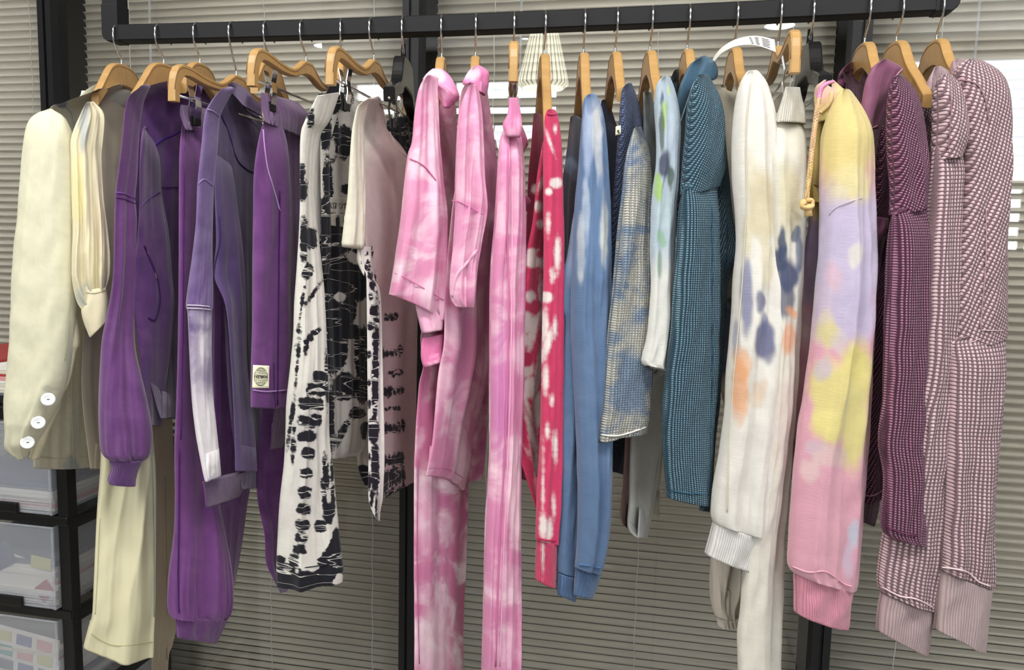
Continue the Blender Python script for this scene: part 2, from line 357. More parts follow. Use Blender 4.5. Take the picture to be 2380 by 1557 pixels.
# ------------------------------------------------------------------ the rail
ZB = CAM.z + .4015          # underside of the rail
BH, BD = .031, .034
ZT = ZB + BH
def rail():
    x0 = hit(237, 80, YR-.017).x; x1 = hit(2232, 10, YR-.017).x
    t = thing('garment_rail', ((x0+x1)/2, YR, ZB), 'black square steel clothes rail carrying all the hangers', 'clothes rail')
    # one long bar with a slight sag under the load
    bm = bmesh.new(); n = 40; R = []
    for i in range(n+1):
        s = i/n; x = x0+.03 + (x1-x0-.06)*s; dz = -.006*4*s*(1-s)
        R.append([bm.verts.new((x, YR+y, ZB+z+dz)) for y, z in ((-.017, .002), (-.015, 0), (.015, 0), (.017, .002), (.017, BH-.002), (.015, BH), (-.015, BH), (-.017, BH-.002))])
    for a, b in zip(R, R[1:]):
        for k in range(8): bm.faces.new((a[k], a[(k+1) % 8], b[(k+1) % 8], b[k]))
    bm.faces.new(R[0]); bm.faces.new(R[-1]); finish(bm, 'bar', MT['black_metal'], t)
    for sx, x in ((1, x0), (-1, x1)):
        bm = bmesh.new(); w_ = .036
        prof = [(0, .012), (.004, .004), (.012, -.0012), (w_, -.0012), (w_, BH+.0012), (w_+.0, .07), (0, .07)]
        f0 = [bm.verts.new((x+sx*a, YR-.0183, ZB+b)) for a, b in prof]; f1 = [bm.verts.new((x+sx*a, YR+.0183, ZB+b)) for a, b in prof]
        bm.faces.new(f0); bm.faces.new(f1[::-1])
        for k in range(len(prof)): bm.faces.new((f0[k], f0[(k+1) % len(prof)], f1[(k+1) % len(prof)], f1[k]))
        finish(bm, 'corner_joint', MT['black_metal'], t, bev=.0015)
        xa, xb = sorted((x+sx*.001, x+sx*(w_-.001)))
        box('post', (xa, YR-.017, ZB+.065), (xb, YR+.017, CEIL), MT['black_metal'], t, bev=.002)
rail()
XA, XB = hit(237, 80, YR-.017).x, hit(2232, 10, YR-.017).x
def sag(x):
    s = (x-XA-.03)/(XB-XA-.06); return -.006*4*s*(1-s)

# ------------------------------------------------------------------ hangers
def hook_path(drop=0):
    pts = [(0, -.012-drop), (0, .004-drop), (-.0008, .012-drop), (-.010, .022-drop*.6), (-.020, .034)]
    c = (0, .0530); A, B = .0245, .0225
    for k in range(13):
        th = math.radians(200 - k*18.5); cx = math.cos(th); sz = math.sin(th)
        pts.append((c[0]+A*math.copysign(abs(cx)**.8, cx), c[1]+B*math.copysign(abs(sz)**.8, sz)))
    return pts
def hanger(hx, near, kind, label, drop=0, Ln=.15):
    """hx: px of the hook over the rail; near: (px, py) of the nearest end; kind coat / clip / plastic"""
    py = 98 - (hx-240)*.0345
    X = hit(hx, py, YR-.02).x; zt = ZT + sag(X)
    zn = zt - .0740 - drop                     # neck
    e = hit(near[0], near[1], YR-.19); yaw = math.atan2(e.x-X, .19)      # lateral swing of the near end
    ax = Vector((math.sin(yaw), -math.cos(yaw), 0)); sd = Vector((math.cos(yaw), math.sin(yaw), 0))
    t = thing({'coat': 'wooden_hanger', 'clip': 'clip_hanger', 'plastic': 'plastic_hanger'}[kind], (X, YR, zn), label, 'hanger', None)
    # local: a = along the arm (positive = towards the camera), s = sideways, z from neck
    def W(a, s, z): return Vector((X, YR, zn)) + ax*a + sd*s + Vector((0, 0, z))
    tube('hook', [W(-p[0], 0, p[1]+drop) for p in spl([(a, b, 0) for a, b in hook_path(drop)], 4)], .0019, MT['chrome'], t, 8)
    def plate(name, top, bot, th, mat, grooves=True):
        tp = spl([(a, z, 0) for a, z in top], 6); bt = spl([(a, z, 0) for a, z in bot], 6)
        n = 40
        def res(P):
            d = [0]; 
            for i in range(len(P)-1): d.append(d[-1]+(P[i+1]-P[i]).length)
            return [P[0].lerp(P[0], 0)] if d[-1] == 0 else [_at(P, d, d[-1]*i/n) for i in range(n+1)]
        def _at(P, d, s):
            for i in range(len(d)-1):
                if s <= d[i+1]+1e-9: return P[i].lerp(P[i+1], (s-d[i])/max(d[i+1]-d[i], 1e-9))
            return P[-1]
        T_, B_ = res(tp), res(bt); bm = bmesh.new(); G = []
        ys = (-th/2, -th/2+.002, th/2-.002, th/2)
        for i in range(n+1):
            for sgn in (0,): pass
            a, b = T_[i], B_[i]; c = (a+b)/2
            def q(p, ins): 
                v = p + (c-p).normalized()*ins if ins else p
                return v
            ring = [W(q(a, .002).x, -th/2, q(a, .002).y), W(a.x, -th/2+.0025, a.y), W(a.x, th/2-.0025, a.y), W(q(a, .002).x, th/2, q(a, .002).y),
                    W(q(b, .002).x, th/2, q(b, .002).y), W(b.x, th/2-.0025, b.y), W(b.x, -th/2+.0025, b.y), W(q(b, .002).x, -th/2, q(b, .002).y)]
            G.append([bm.verts.new(p) for p in ring])
        for r1, r2 in zip(G, G[1:]):
            for k in range(8): bm.faces.new((r1[k], r1[(k+1) % 8], r2[(k+1) % 8], r2[k]))
        bm.faces.new(G[0]); bm.faces.new(G[-1])
        o = finish(bm, name, mat, t)
        if grooves:
            for sg in (-1, 1):
                pts = [W(T_[i].x, sg*th/2, T_[i].y) + Vector((0, 0, -.0062)) for i in range(2, n-1)]
                tube('groove', pts, .0006, MT['woodline'], t, 5)
        return o
    tz = max(-.15, min(-.045, (e.z-.024)-zn)); q_ = tz+.076
    fx = lambda P: [(a, z if a < .055 else z+(min(a, .150)-.054)/.096*q_) for a, z in P]
    if kind == 'coat':
        h = [(0, 0), (.022, -.002), (.040, -.012), (.054, -.030), (.078, -.046), (.115, -.060), (.150, -.076)]
        l = [(0, -.043), (.022, -.045), (.040, -.054), (.055, -.062), (.078, -.070), (.115, -.082), (.147, -.096)]
        h, l = fx(h), fx(l)
        def cutn(P):
            out = [P[0]]
            for (a0, z0), (a1, z1) in zip(P, P[1:]):
                if a1 >= Ln: out.append((Ln, z0+(z1-z0)*(Ln-a0)/(a1-a0))); break
                out.append((a1, z1))
            return out
        plate('hanger_arms', [(-a, z) for a, z in h[:0:-1]] + cutn(h), [(-a, z) for a, z in l[:0:-1]] + cutn(l), .015, MT['wood'])
        return t, W
    if kind == 'clip':
        h = [(0, 0), (.014, -.001), (.034, -.014), (.06, -.026), (.10, -.025), (.145, -.018), (.172, -.018), (.188, -.03), (.195, -.055), (.197, -.085)]
        l = [(0, -.026), (.012, -.027), (.03, -.032), (.055, -.040), (.10, -.041), (.14, -.036), (.162, -.036), (.172, -.044), (.178, -.058), (.181, -.085)]
        plate('hanger_frame', [(-a, z) for a, z in h[:0:-1]] + h, [(-a, z) for a, z in l[:0:-1]] + l, .015, MT['wood'])
        tube('clip_bar', [W(-.185, 0, -.072), W(.185, 0, -.072)], .0022, MT['chrome'], t)
    else:
        h = [(0, .0), (.03, -.002), (.05, -.008), (.075, -.05), (.105, -.064), (.13, -.072), (.15, -.08)]
        l = [(0, -.055), (.03, -.056), (.05, -.062), (.065, -.075), (.10, -.084), (.12, -.092), (.145, -.104)]
        plate('hanger_arms', [(-a, z) for a, z in h[:0:-1]] + h, [(-a, z) for a, z in l[:0:-1]] + l, .02, MT['black'], False)
        bm = bmesh.new(); bmesh.ops.create_cone(bm, cap_ends=True, segments=16, radius1=.006, radius2=.0045, depth=.03, matrix=Matrix.Translation(W(0, 0, .012))); finish(bm, 'hook_socket', MT['black'], t, True)
        tube('clip_bar', [W(-.15, 0, -.098), W(.15, 0, -.098)], .0022, MT['chrome'], t)
    for a in ((.13, -.13) if kind == 'clip' else (.11, -.11)):
        z0 = -.072 if kind == 'clip' else -.098
        bm = bmesh.new()
        for sg in (-1, 1):
            pr = [(sg*.0095, .026), (sg*.005, .006), (sg*.0075, -.012), (sg*.0028, -.042)]
            for i in range(3):
                (s0, za), (s1, zb) = pr[i], pr[i+1]
                v = [W(a+da, s+dd, z0+z) for s, z in ((s0, za), (s1, zb)) for da in (-.008, .008) for dd in (-.0006, .0006)]
                vs = [bm.verts.new(p) for p in v]; bmesh.ops.convex_hull(bm, input=vs)
        tube_bm(bm, [W(a-.009, 0, z0), W(a+.009, 0, z0)], .0035, 8)
        c = finish(bm, 'clip', MT['chrome'] if hx != 930 else MT['black'], t)
        bm = bmesh.new()
        for sg in (-1, 1):
            vs = [bm.verts.new(W(a+da, sg*(s), z0+z)) for da in (-.0085, .0085) for s in (.0015, .005) for z in (-.044, -.028)]; bmesh.ops.convex_hull(bm, input=vs)
        finish(bm, 'rubber_grip', MT['pad'], c)
    return t, W

# ------------------------------------------------------------------ garments
def herm(K, t):
    """Catmull-Rom through rows K (n x m) at float index t"""
    i = min(int(t), len(K)-2); f = t-i
    p0, p1, p2, p3 = K[max(i-1, 0)], K[i], K[i+1], K[min(i+2, len(K)-1)]
    return .5*((2*p1) + (p2-p0)*f + (2*p0-5*p1+4*p2-p3)*f*f + (3*p1-p0-3*p2+p3)*f**3)
class Part: pass
def cloth(parent, name, mat, rows, dy, th=.02, dye='cccccc', blobs=(), mask=None, folds=None, amp=.006, seed=0, nc=56, step=6.0,
          cut=True, gather=0, bow=0, thick_bot=None, label=None, wob=0, sq=2.2, sink=0, rnd=None, tap=None):
    """rows: ((xl,yl),(xr,yr)) or (y,xl,xr) in photo pixels; dy: depth of left / right edge behind the rail plane; th: half thickness in metres"""
    R = []
    for r in rows:
        if len(r) == 2: R.append((r[0][0], r[0][1], r[1][0], r[1][1]))
        else: R.append((r[1], r[0], r[2], r[0]))
    if rnd is None: rnd = name in ('sleeve', 'body', 'collar', 'hood', 'back')
    if rnd:
        a = R[0]; c0, c1 = (a[0]+a[2])/2, (a[1]+a[3])/2; e = rnd if isinstance(rnd, float) else .55
        R.insert(0, (c0+(a[0]-c0)*e, c1+(a[1]-c1)*e-min(6, abs(a[2]-a[0])*.18), c0+(a[2]-c0)*e, c1+(a[3]-c1)*e-min(6, abs(a[2]-a[0])*.18)))
    K = np.array(R, float); rg = np.random.default_rng(seed*131+len(rows)*7+int(K[0, 0]))
    ts = []
    for i in range(len(K)-1):
        d = max(abs(K[i+1, 1]-K[i, 1]), abs(K[i+1, 3]-K[i, 3]), abs(K[i+1, 0]-K[i, 0])*.6); n = max(1, int(d/step)); ts += [i+k/n for k in range(n)]
    ts.append(len(K)-1.0); ts = np.array(ts); E_ = np.array([herm(K, t) for t in ts])
    nr = len(ts)
    PL = np.array([hit(e[0], e[1], YR+dy[0]) for e in E_]); PR = np.array([hit(e[2], e[3], YR+dy[1]) for e in E_])
    D = PR-PL; W_ = np.linalg.norm(D, axis=1); ymid = (E_[:, 1]+E_[:, 3])/2; v01 = (ymid-ymid[0])/max(ymid[-1]-ymid[0], 1)
    nrm = np.stack([D[:, 1], -D[:, 0], np.zeros(nr)], 1); nrm /= np.maximum(np.linalg.norm(nrm, axis=1), 1e-6)[:, None]
    med = np.median(W_)
    NC = nc; ang = np.linspace(0, 2*np.pi, 2*NC, endpoint=False)
    s = .5-.5*np.cos(ang); env = np.sin(ang); sgn = np.sign(env); env = sgn*np.abs(env)**.75
    # folds
    nf = folds if folds is not None else max(1, med/.045)
    ph = rg.uniform(0, 2*np.pi, 6); dr = rg.uniform(-1.2, 1.2, 6); kk = nf*np.array([.55, 1.0, 1.55, 2.3, 3.4, 5]); aa = np.array([.6, .9, .5, .20, .08, .04])
    SS, VV = np.meshgrid(s, v01); g = np.zeros_like(SS)
    for j in range(6):
        x = 2*np.pi*(kk[j]*SS + dr[j]*VV*(.3+.2*j) + .12*np.sin(5*VV+ph[j])) + ph[j]
        wv = np.sin(x); wv = wv if j % 2 else (1-2*np.abs(np.sin(x/2))**.7)
        g += aa[j]*wv*(.65+.35*np.sin(2.3*VV*3+ph[j]))
    L_ = np.concatenate([[0], np.cumsum(np.linalg.norm(np.diff((PL+PR)/2, axis=0), axis=1))])
    grow = .35+.65*np.clip(v01*2.5, 0, 1)
    amp_ = amp*np.minimum(1, W_/.05)*grow
    G = g*amp_[:, None]*np.abs(env)**.6
    G += (.0016 if amp > .003 else .0006)*np.minimum(1, W_/.05)[:, None]*grow[:, None]*(np.sin(2*np.pi*(1.7*SS+L_[:, None]/.11)+ph[0]+2*np.sin(7*SS+ph[2]))*np.sin(2*np.pi*(L_[:, None]/.23-.8*SS)+ph[1]))*np.abs(env)**.6
    if gather:
        q = np.clip((v01-.80)/.2, 0, 1)**1.5 + .6*np.clip((.08-v01)/.08, 0, 1)
        G += gather*q[:, None]*np.sin(2*np.pi*SS*max(4, med/.012)+3*np.sin(SS*9+seed))*np.abs(env)**.5
    Lr = np.concatenate([[0], np.cumsum(np.linalg.norm(np.diff((PL+PR)/2, axis=0), axis=1))])
    q_ = np.clip(Lr/(.07 if tap is None else max(tap, 1e-4)), 0, 1); q_ = 1-(1-q_)**2
    small = name in ('cuff', 'ankle_cuff', 'hem', 'placket', 'belt_tab')
    cs_ = np.abs(D@RTn)/np.maximum(W_, 1e-5); cs_ = np.clip(.12+.88*cs_**1.3, 0, 1)
    thr = np.minimum(th, W_*.48)*(1 if small else (.35+.65*q_))*cs_; G *= cs_[:, None]
    if sink:
        for Z_ in (PL, PR): Z_ += (Z_-Cn)*(sink*(1-q_)/1.3)[:, None]
    P = PL[:, None, :] + D[:, None, :]*s[None, :, None] + nrm[:, None, :]*((thr[:, None]*env[None, :]) + G*np.where(sgn >= 0, 1, -.6)[None, :])[:, :, None]
    if bow or wob:
        b_ = bow*np.clip((v01-.6)/.4, 0, 1)**2
        P[:, :, 2] -= (b_[:, None]*np.sin(np.pi*SS) + wob*np.clip((v01-.85)/.15, 0, 1)[:, None]*np.sin(SS*11+seed)*.5)
    X, Y = proj(P)
    # uv
    L = np.concatenate([[0], np.cumsum(np.linalg.norm(np.diff((PL+PR)/2, axis=0), axis=1))])
    U = np.where(np.arange(2*NC) <= NC, s, 2-s)[None, :]*W_[:, None]*1.0 if True else 0
    U = (s[None, :]-.5)*(W_[:, None]*.35+med*.65) + np.where(np.arange(2*NC) > NC, med*1.3, 0)[None, :]
    V_ = np.repeat(L[:, None], 2*NC, 1)
    # inner hem
    rings = [P]; Ur = [U]; Vr = [V_]; Xr = [X]; Yr_ = [Y]
    last = P[-1]; c = last.mean(0)
    if cut:
        for sc, dz in ((.90, .0005), (.86, .02), (.80, .05)):
            q = c + (last-c)*sc; q = q.copy(); q[:, 2] = last[:, 2] + dz*min(1, .35*L[-1]/.05)
            rings.append(q[None]); Ur.append(U[-1:]); Vr.append(V_[-1:]-dz); Xr.append(X[-1:]); Yr_.append(Y[-1:])
    A = np.concatenate(rings); U, V_, X, Y = (np.concatenate(a) for a in (Ur, Vr, Xr, Yr_))
    m = A.shape[0]; n2 = 2*NC
    off = np.array(org(parent)); verts = (A.reshape(-1, 3)-off)
    idx = np.arange(m*n2).reshape(m, n2); a = idx[:-1]; b = idx[1:]
    faces = np.stack([a, np.roll(a, -1, 1), np.roll(b, -1, 1), b], -1).reshape(-1, 4)
    me = bpy.data.meshes.new(name)
    fl = [tuple(f) for f in faces] + [tuple(idx[0][::-1]), tuple(idx[-1])]
    me.from_pydata(verts, [], fl); me.update()
    for p in me.polygons: p.use_smooth = True
    uvl = me.uv_layers.new(name='UVMap'); li = np.empty(len(me.loops), int); me.loops.foreach_get('vertex_index', li)
    UVv = np.stack([U.reshape(-1), V_.reshape(-1)], 1)
    uvl.data.foreach_set('uv', UVv[li].astype(np.float32).reshape(-1))
    # dye
    Cc = np.ones((m*n2, 4), np.float32); Xf, Yf = X.reshape(-1), Y.reshape(-1)
    base = dye if callable(dye) else None
    if base is None: Cc[:, :3] = S(dye)
    else: Cc[:, :3] = dye(Xf, Yf)
    hw = 12*np.sin(Xf/31+Yf/57+seed)+9*np.sin(Xf/13-Yf/41)+7*np.sin(Yf/17+Xf/9)+5*np.sin(Xf/5+Yf/12+2*np.sin(Yf/23))+4*np.sin(Yf/7-Xf/6)
    for bl in blobs:
        x, y, rx, ry, col = bl[:5]; st = bl[5] if len(bl) > 5 else 1
        r = np.sqrt(((Xf-x)/rx)**2 + ((Yf-y)/ry)**2) + hw/(rx+ry)*.8
        f = np.clip((1.25-r)/.6, 0, 1); f = f*f*(3-2*f)*st
        Cc[:, :3] = Cc[:, :3]*(1-f[:, None]) + np.array(S(col))*f[:, None]
    ca = me.color_attributes.new('dye', 'FLOAT_COLOR', 'POINT'); ca.data.foreach_set('color', Cc.reshape(-1))
    mk = np.full(m*n2, -1.0)
    if mask is not None:
        for e in mask:
            x, y, rx, ry = e[:4]; an = math.radians(e[4]) if len(e) > 4 else 0
            dx, dy_ = Xf-x, Yf-y; xr = dx*math.cos(an)+dy_*math.sin(an); yr = -dx*math.sin(an)+dy_*math.cos(an)
            r = (np.abs(xr/rx)**sq+np.abs(yr/ry)**sq)**(1/sq)
            vv = np.clip((1-r)*min(rx, ry)/14, -1, 1)
            if len(e) > 5 and e[5] < 0: mk = np.minimum(mk, -vv)
            else: mk = np.maximum(mk, vv)
    ma = me.attributes.new('mask', 'FLOAT', 'POINT'); ma.data.foreach_set('value', mk.astype(np.float32))
    o = link(name, me, parent, [mat])
    if label: o['label'] = label
    p = Part(); p.o = o; fr = np.arange(1, NC); p.P = P[:, fr].reshape(-1, 3); p.X = X[:nr][:, fr].reshape(-1); p.Y = Y[:nr][:, fr].reshape(-1)
    return p
def on(p, px, py, lift=.0012):
    k = np.argmin((p.X-px)**2+(p.Y-py)**2); q = p.P[k]; d = ray(px, py); z = float((q-Cn)@FWn)
    P = CAM + d*z; return P - (P-CAM).normalized()*lift
def seam(p, pts, r=.0012, col=None, name='seam', parent=None, n=6, flat=.6, lift=.0012):
    q = []
    P2 = spl([(a, b, 0) for a, b in pts], 6)
    W_ = [on(p, v.x, v.y, lift) for v in P2]
    for i in range(len(W_)):
        q.append((W_[max(i-1, 0)]+W_[i]*2+W_[min(i+1, len(W_)-1)])/4)
    c = cloth_plain(col or '555555'); return tube(name, q, r, c, parent or p.o, n, flat)
_cp = {}
def cloth_plain(c):
    if c not in _cp: _cp[c] = plain('thread_'+c, c, .85, spec=.2)
    return _cp[c]
def patch(p, quad, mat, name, parent=None, nu=10, nv=10, lift=.0015, th=.0008, label=None):
    """a small flat piece sewn on to part p: quad TL TR BR BL in pixels"""
    bm = bmesh.new(); G = []
    q = [Vector((a, b, 0)) for a, b in quad]
    for j in range(nv+1):
        row = []
        for i in range(nu+1):
            s, t_ = i/nu, j/nv; v = q[0].lerp(q[1], s).lerp(q[3].lerp(q[2], s), t_); row.append(on(p, v.x, v.y, lift))
        G.append(row)
    for _ in range(3):
        H = [[v.copy() for v in r] for r in G]
        for j in range(nv+1):
            for i in range(nu+1):
                nb = [H[jj][ii] for jj, ii in ((j-1, i), (j+1, i), (j, i-1), (j, i+1)) if 0 <= jj <= nv and 0 <= ii <= nu]
                z = (sum(((a-CAM).dot(fw) for a in nb), 0)/len(nb)); d = (H[j][i]-CAM); G[j][i] = CAM + d*(z/d.dot(fw))
    top = [[bm.verts.new(v) for v in r] for r in G]; bot = [[bm.verts.new(v+(v-CAM).normalized()*th) for v in r] for r in G]
    for j in range(nv):
        for i in range(nu):
            bm.faces.new((top[j][i], top[j][i+1], top[j+1][i+1], top[j+1][i])); bm.faces.new((bot[j][i], bot[j+1][i], bot[j+1][i+1], bot[j][i+1]))
    ed = [(0, i, 0, i+1) for i in range(nu)] + [(j, nu, j+1, nu) for j in range(nv)] + [(nv, i+1, nv, i) for i in range(nu)][::-1] + [(j+1, 0, j, 0) for j in range(nv)][::-1]
    for a, b, c, d in ed:
        try: bm.faces.new((top[a][b], bot[a][b], bot[c][d], top[c][d]))
        except ValueError: pass
    o = finish(bm, name, mat, parent or p.o, True)
    if label: o['label'] = label
    def at(u, v, lf=.0006):
        i, j = min(int(u*nu), nu-1), min(int(v*nv), nv-1); a, b = u*nu-i, v*nv-j
        P = G[j][i].lerp(G[j][i+1], a).lerp(G[j+1][i].lerp(G[j+1][i+1], a), b); return P-(P-CAM).normalized()*lf
    return o, at
def strokes(name, at, lines, r, mat, parent):
    bm = bmesh.new()
    for l in lines: tube_bm(bm, [at(u, v) for u, v in l], r, 5)
    return finish(bm, name, mat, parent, True)
def garment(name, hx, ybot, label, cat):
    X = hit(hx, 98-(hx-240)*.0345, YR-.02).x; z = max(.02, hit(hx, ybot, YR).z)
    return thing(name, (X, YR, z), label, cat)
H = hanger
COAT = 'pale wooden coat hanger '
H(265, (132, 258), 'coat', COAT+'holding the cream jacket, first from the left end of the rail', Ln=0.085)
H(365, (214, 245), 'coat', COAT+'holding the cream jumpsuit, second from the left end', Ln=0.085)
H(450, (335, 208), 'coat', COAT+'inside the purple sweatshirt with balloon sleeves', Ln=0.065)
H(535, (403, 240), 'clip', 'wooden clip hanger gripping the purple joggers with ribbed cuffs', .024)
H(613, (512, 222), 'coat', COAT+'inside the faded purple sweatshirt with whitened sleeve', Ln=0.065)
H(700, (586, 200), 'clip', 'wooden clip hanger gripping the purple trousers with a globe patch')
H(783, (770, 232), 'coat', COAT+'inside the black and white tie-dye sweatshirt', Ln=0.06)
H(860, (768, 198), 'clip', 'wooden clip hanger gripping the black and white tie-dye joggers')
H(930, (893, 245), 'plastic', 'black plastic hanger beside the cream t-shirt, left of the pink collars')
H(1020, (1004, 190), 'coat', COAT+'inside the pink shirt dress, left one of the two pink collars')
H(1100, (1099, 205), 'coat', COAT+'inside the shorter pink shirt, under the right pink collar')
H(1190, (1192, 235), 'clip', 'wooden clip hanger seen edge-on gripping the pink tie-dye trousers')
H(1262, (1281, 262), 'coat', COAT+'inside the red and white tie-dye sweatshirt')
H(1355, (1373, 226), 'coat', COAT+'inside the blue dip-dye sweatshirt')
H(1430, (1462, 203), 'coat', COAT+'inside the blue waffle top with wide sleeve', Ln=0.105)
H(1512, (1548, 186), 'coat', COAT+'inside the white and green tie-dye t-shirt', Ln=0.12)
H(1600, (1634, 182), 'coat', COAT+'inside the teal waffle polo')
H(1712, (1749, 172), 'coat', COAT+'inside the white dyed sweatshirt, under the paper tag')
H(1815, (1845, 190), 'clip', 'wooden clip hanger gripping the off-white trousers, just left of a black hanger')
H(1890, (1930, 210), 'plastic', 'black plastic hanger behind the pastel hoodie')
H(2020, (2091, 186), 'coat', COAT+'inside the maroon polo, third from the right end', Ln=0.1)
H(2095, (2190, 165), 'coat', COAT+'with a dark knot, second from the right end of the rail')
H(2190, (2285, 156), 'coat', COAT+'in the last dusty pink sweatshirt at the right end')

for o_ in [o for o in bpy.data.objects if o.name.startswith('wooden_hanger') and 'dark knot' in o.get('label', '')]:
    c_ = hit(2089, 115, YR-.016)
    c_ = c_ - (c_-CAM).normalized()*.0
    bm = bmesh.new(); bmesh.ops.create_uvsphere(bm, u_segments=14, v_segments=8, radius=.0042, matrix=Matrix.Translation(c_) @ Matrix.Diagonal((.6, .5, 1.3, 1))); finish(bm, 'wood_knot', MT['woodline'], o_, True)
# ---- cream jacket
CRM = 'd6d0b6'
g = garment('jacket', 265, 1095, 'pale cream denim jacket with three white cuff buttons, leftmost on the rail', 'jacket')
den = fabric('denim', sheen=.1, key='cream')
body = cloth(g, 'body', den, [((212, 214), (290, 205)), ((150, 238), (305, 230)), ((112, 262), (300, 290)), ((100, 400), (285, 400)), ((95, 600), (270, 600)), ((85, 900), (245, 900)), ((80, 1000), (243, 1000)), ((78, 1088), (240, 1080))], (-.10, .10), .016, CRM,
    [(172, 1000, 9, 90, 'a9aca6', .55), (172, 1085, 20, 22, '6f7f95', .6), (170, 900, 9, 60, 'b5b29a', .5), (140, 238, 12, 7, '3f5580', .8)], seed=1, amp=.008, bow=.006)
slv = cloth(g, 'sleeve', den, [((108, 255), (126, 257)), ((84, 267), (150, 275)), ((70, 300), (165, 330)), ((58, 400), (170, 430)), ((50, 500), (171, 520)), ((40, 600), (171, 620)), ((36, 700), (170, 705)), ((32, 819), (156, 850)), ((22, 920), (134, 930)), ((21, 1000), (98, 1003)), ((19, 1040), (80, 1032)), ((42, 1070), (54, 1068))], (-.20, -.19), .036, 'dedabc',
    [(110, 903, 22, 8, 'a8aa98', .6), (160, 800, 8, 90, 'b9bdb0', .6)], seed=2, amp=.0035, folds=1.3)
fac = cloth(g, 'cuff_placket', den, [((150, 690), (172, 690)), ((150, 792), (184, 792)), ((140, 819), (176, 819)), ((120, 886), (161, 886)), ((104, 925), (143, 925)), ((92, 960), (134, 955)), ((82, 1000), (116, 995)), ((76, 1030), (104, 1030)), ((66, 1064), (90, 1066))], (-.175, -.17), .010, 'cfc6a6', [(160, 740, 10, 60, '9aa0a0', .4)], seed=3, amp=.004, folds=2)
cloth(g, 'collar', den, [((240, 188), (262, 185)), ((216, 200), (318, 206)), ((190, 218), (332, 214)), ((178, 238), (300, 250))], (-.06, .06), .022, 'd3d4c6', seed=4, amp=.002)
for i, (x, y) in enumerate(((112, 928), (89, 982), (64, 1028))):
    P_ = on(slv, x, y, .010); d = (CAM-P_).normalized()
    bm = bmesh.new(); q = d.to_track_quat('Z', 'Y').to_matrix().to_4x4()
    prof = [(0, .0008), (.006, .0008), (.008, .002), (.0105, .0022), (.012, .001), (.0118, -.001), (0, -.001)]
    R = []
    for r, z in prof[1:-1]: R.append([bm.verts.new(Matrix.Translation(P_) @ q @ Vector((r*math.cos(k*math.pi/14), r*math.sin(k*math.pi/14), z))) for k in range(28)])
    for a, b in zip(R, R[1:]):
        for k in range(28): bm.faces.new((a[k], a[(k+1) % 28], b[(k+1) % 28], b[k]))
    bm.faces.new(R[0]); bm.faces.new(R[-1]); bt = finish(bm, 'button', MT['btn'], slv.o, True); bt['label'] = 'white button'
    tube('thread', [Matrix.Translation(P_) @ q @ Vector((-.0022, 0, .0012)), Matrix.Translation(P_) @ q @ Vector((.0022, 0, .0012))], .0009, MT['grey'], bt, 6)
seam(slv, [(166, 500), (165, 640), (160, 760), (150, 840)], .0008, 'b4ae8c'); seam(body, [(166, 880), (167, 960), (171, 1085)], .001, 'b9b294')
seam(body, [(85, 1062), (150, 1066), (235, 1058)], .0009, 'bdb592')
seam(body, [(145, 245), (165, 262), (172, 300)], .001, '9aa5a8')

# ---- cream jumpsuit with gathered cuff
g = garment('jumpsuit', 365, 1557, 'cream jumpsuit with gathered buttoned cuff and long flared leg, beside the jacket', 'jumpsuit')
cotton = fabric('satin', key='jump', sheen=.1)
body = cloth(g, 'body', cotton, [((262, 200), (322, 206)), ((214, 226), (338, 232)), ((206, 262), (340, 300)), ((212, 400), (330, 400)), ((215, 500), (330, 500)), ((200, 700), (330, 700)), ((190, 900), (340, 900)), ((210, 1090), (345, 1090))], (-.06, .12), .014, 'bdb3a0', seed=5, amp=.010, cut=True)  # body browner and darker than the sleeve: its shade is put into the dye
slv = cloth(g, 'sleeve', cotton, [((198, 242), (222, 240)), ((188, 264), (240, 266)), ((166, 320), (238, 330)), ((165, 370), (235, 370)), ((166, 450), (240, 450)), ((168, 534), (250, 530)), ((166, 600), (257, 600)), ((167, 650), (256, 640)), ((178, 700), (247, 668)), ((196, 726), (240, 680))], (-.20, -.16), .030, 'ddd4b4',
    [(196, 290, 12, 55, '8fa0b4', .55), (180, 450, 16, 90, 'dfd29a', .7), (235, 480, 22, 120, 'c8b6a2', .4), (200, 690, 20, 20, 'a9b4b8', .5)], seed=6, amp=.012, gather=.006, folds=3)
cuff = cloth(g, 'cuff', cotton, [((199, 674), (246, 667)), ((192, 700), (250, 696)), ((190, 725), (251, 712)), ((196, 752), (251, 728)), ((208, 784), (250, 744))], (-.19, -.17), .026, 'd9d0b2', seed=7, amp=.002, folds=1, thick_bot=1)
seam(cuff, [(200, 680), (222, 681), (246, 674)], .0008, 'b3aa8a')
leg = cloth(g, 'leg', cotton, [((238, 960), (352, 960)), ((234, 1090), (362, 1100)), ((225, 1200), (363, 1200)), ((218, 1350), (362, 1350)), ((214, 1430), (360, 1430)), ((205, 1460), (358, 1475)), ((194, 1502), (357, 1527))], (-.14, -.06), .030, 'ddd7b4', seed=8, amp=.013, folds=1.6, bow=.012)
seam(leg, [(206, 1468), (250, 1496), (300, 1500), (356, 1492)], .0009, 'b5ad88'); seam(leg, [(352, 1050), (357, 1200), (358, 1440)], .001, '93a2a4'); seam(leg, [(232, 1200), (226, 1340), (221, 1430)], .0008, 'c5bd98')
l2 = cloth(g, 'leg', cotton, [((350, 960), (400, 960)), ((352, 1200), (408, 1200)), ((354, 1430), (411, 1430)), ((354, 1480), (402, 1495)), ((353, 1530), (392, 1530)), ((352, 1640), (388, 1640))], (-.02, .09), .014, 'b3a48a', seed=9, amp=.010, folds=2)  # far leg toned darker than the near one, shade painted into its colour
seam(l2, [(384, 1100), (387, 1300), (388, 1540)], .001, '8c7f66')

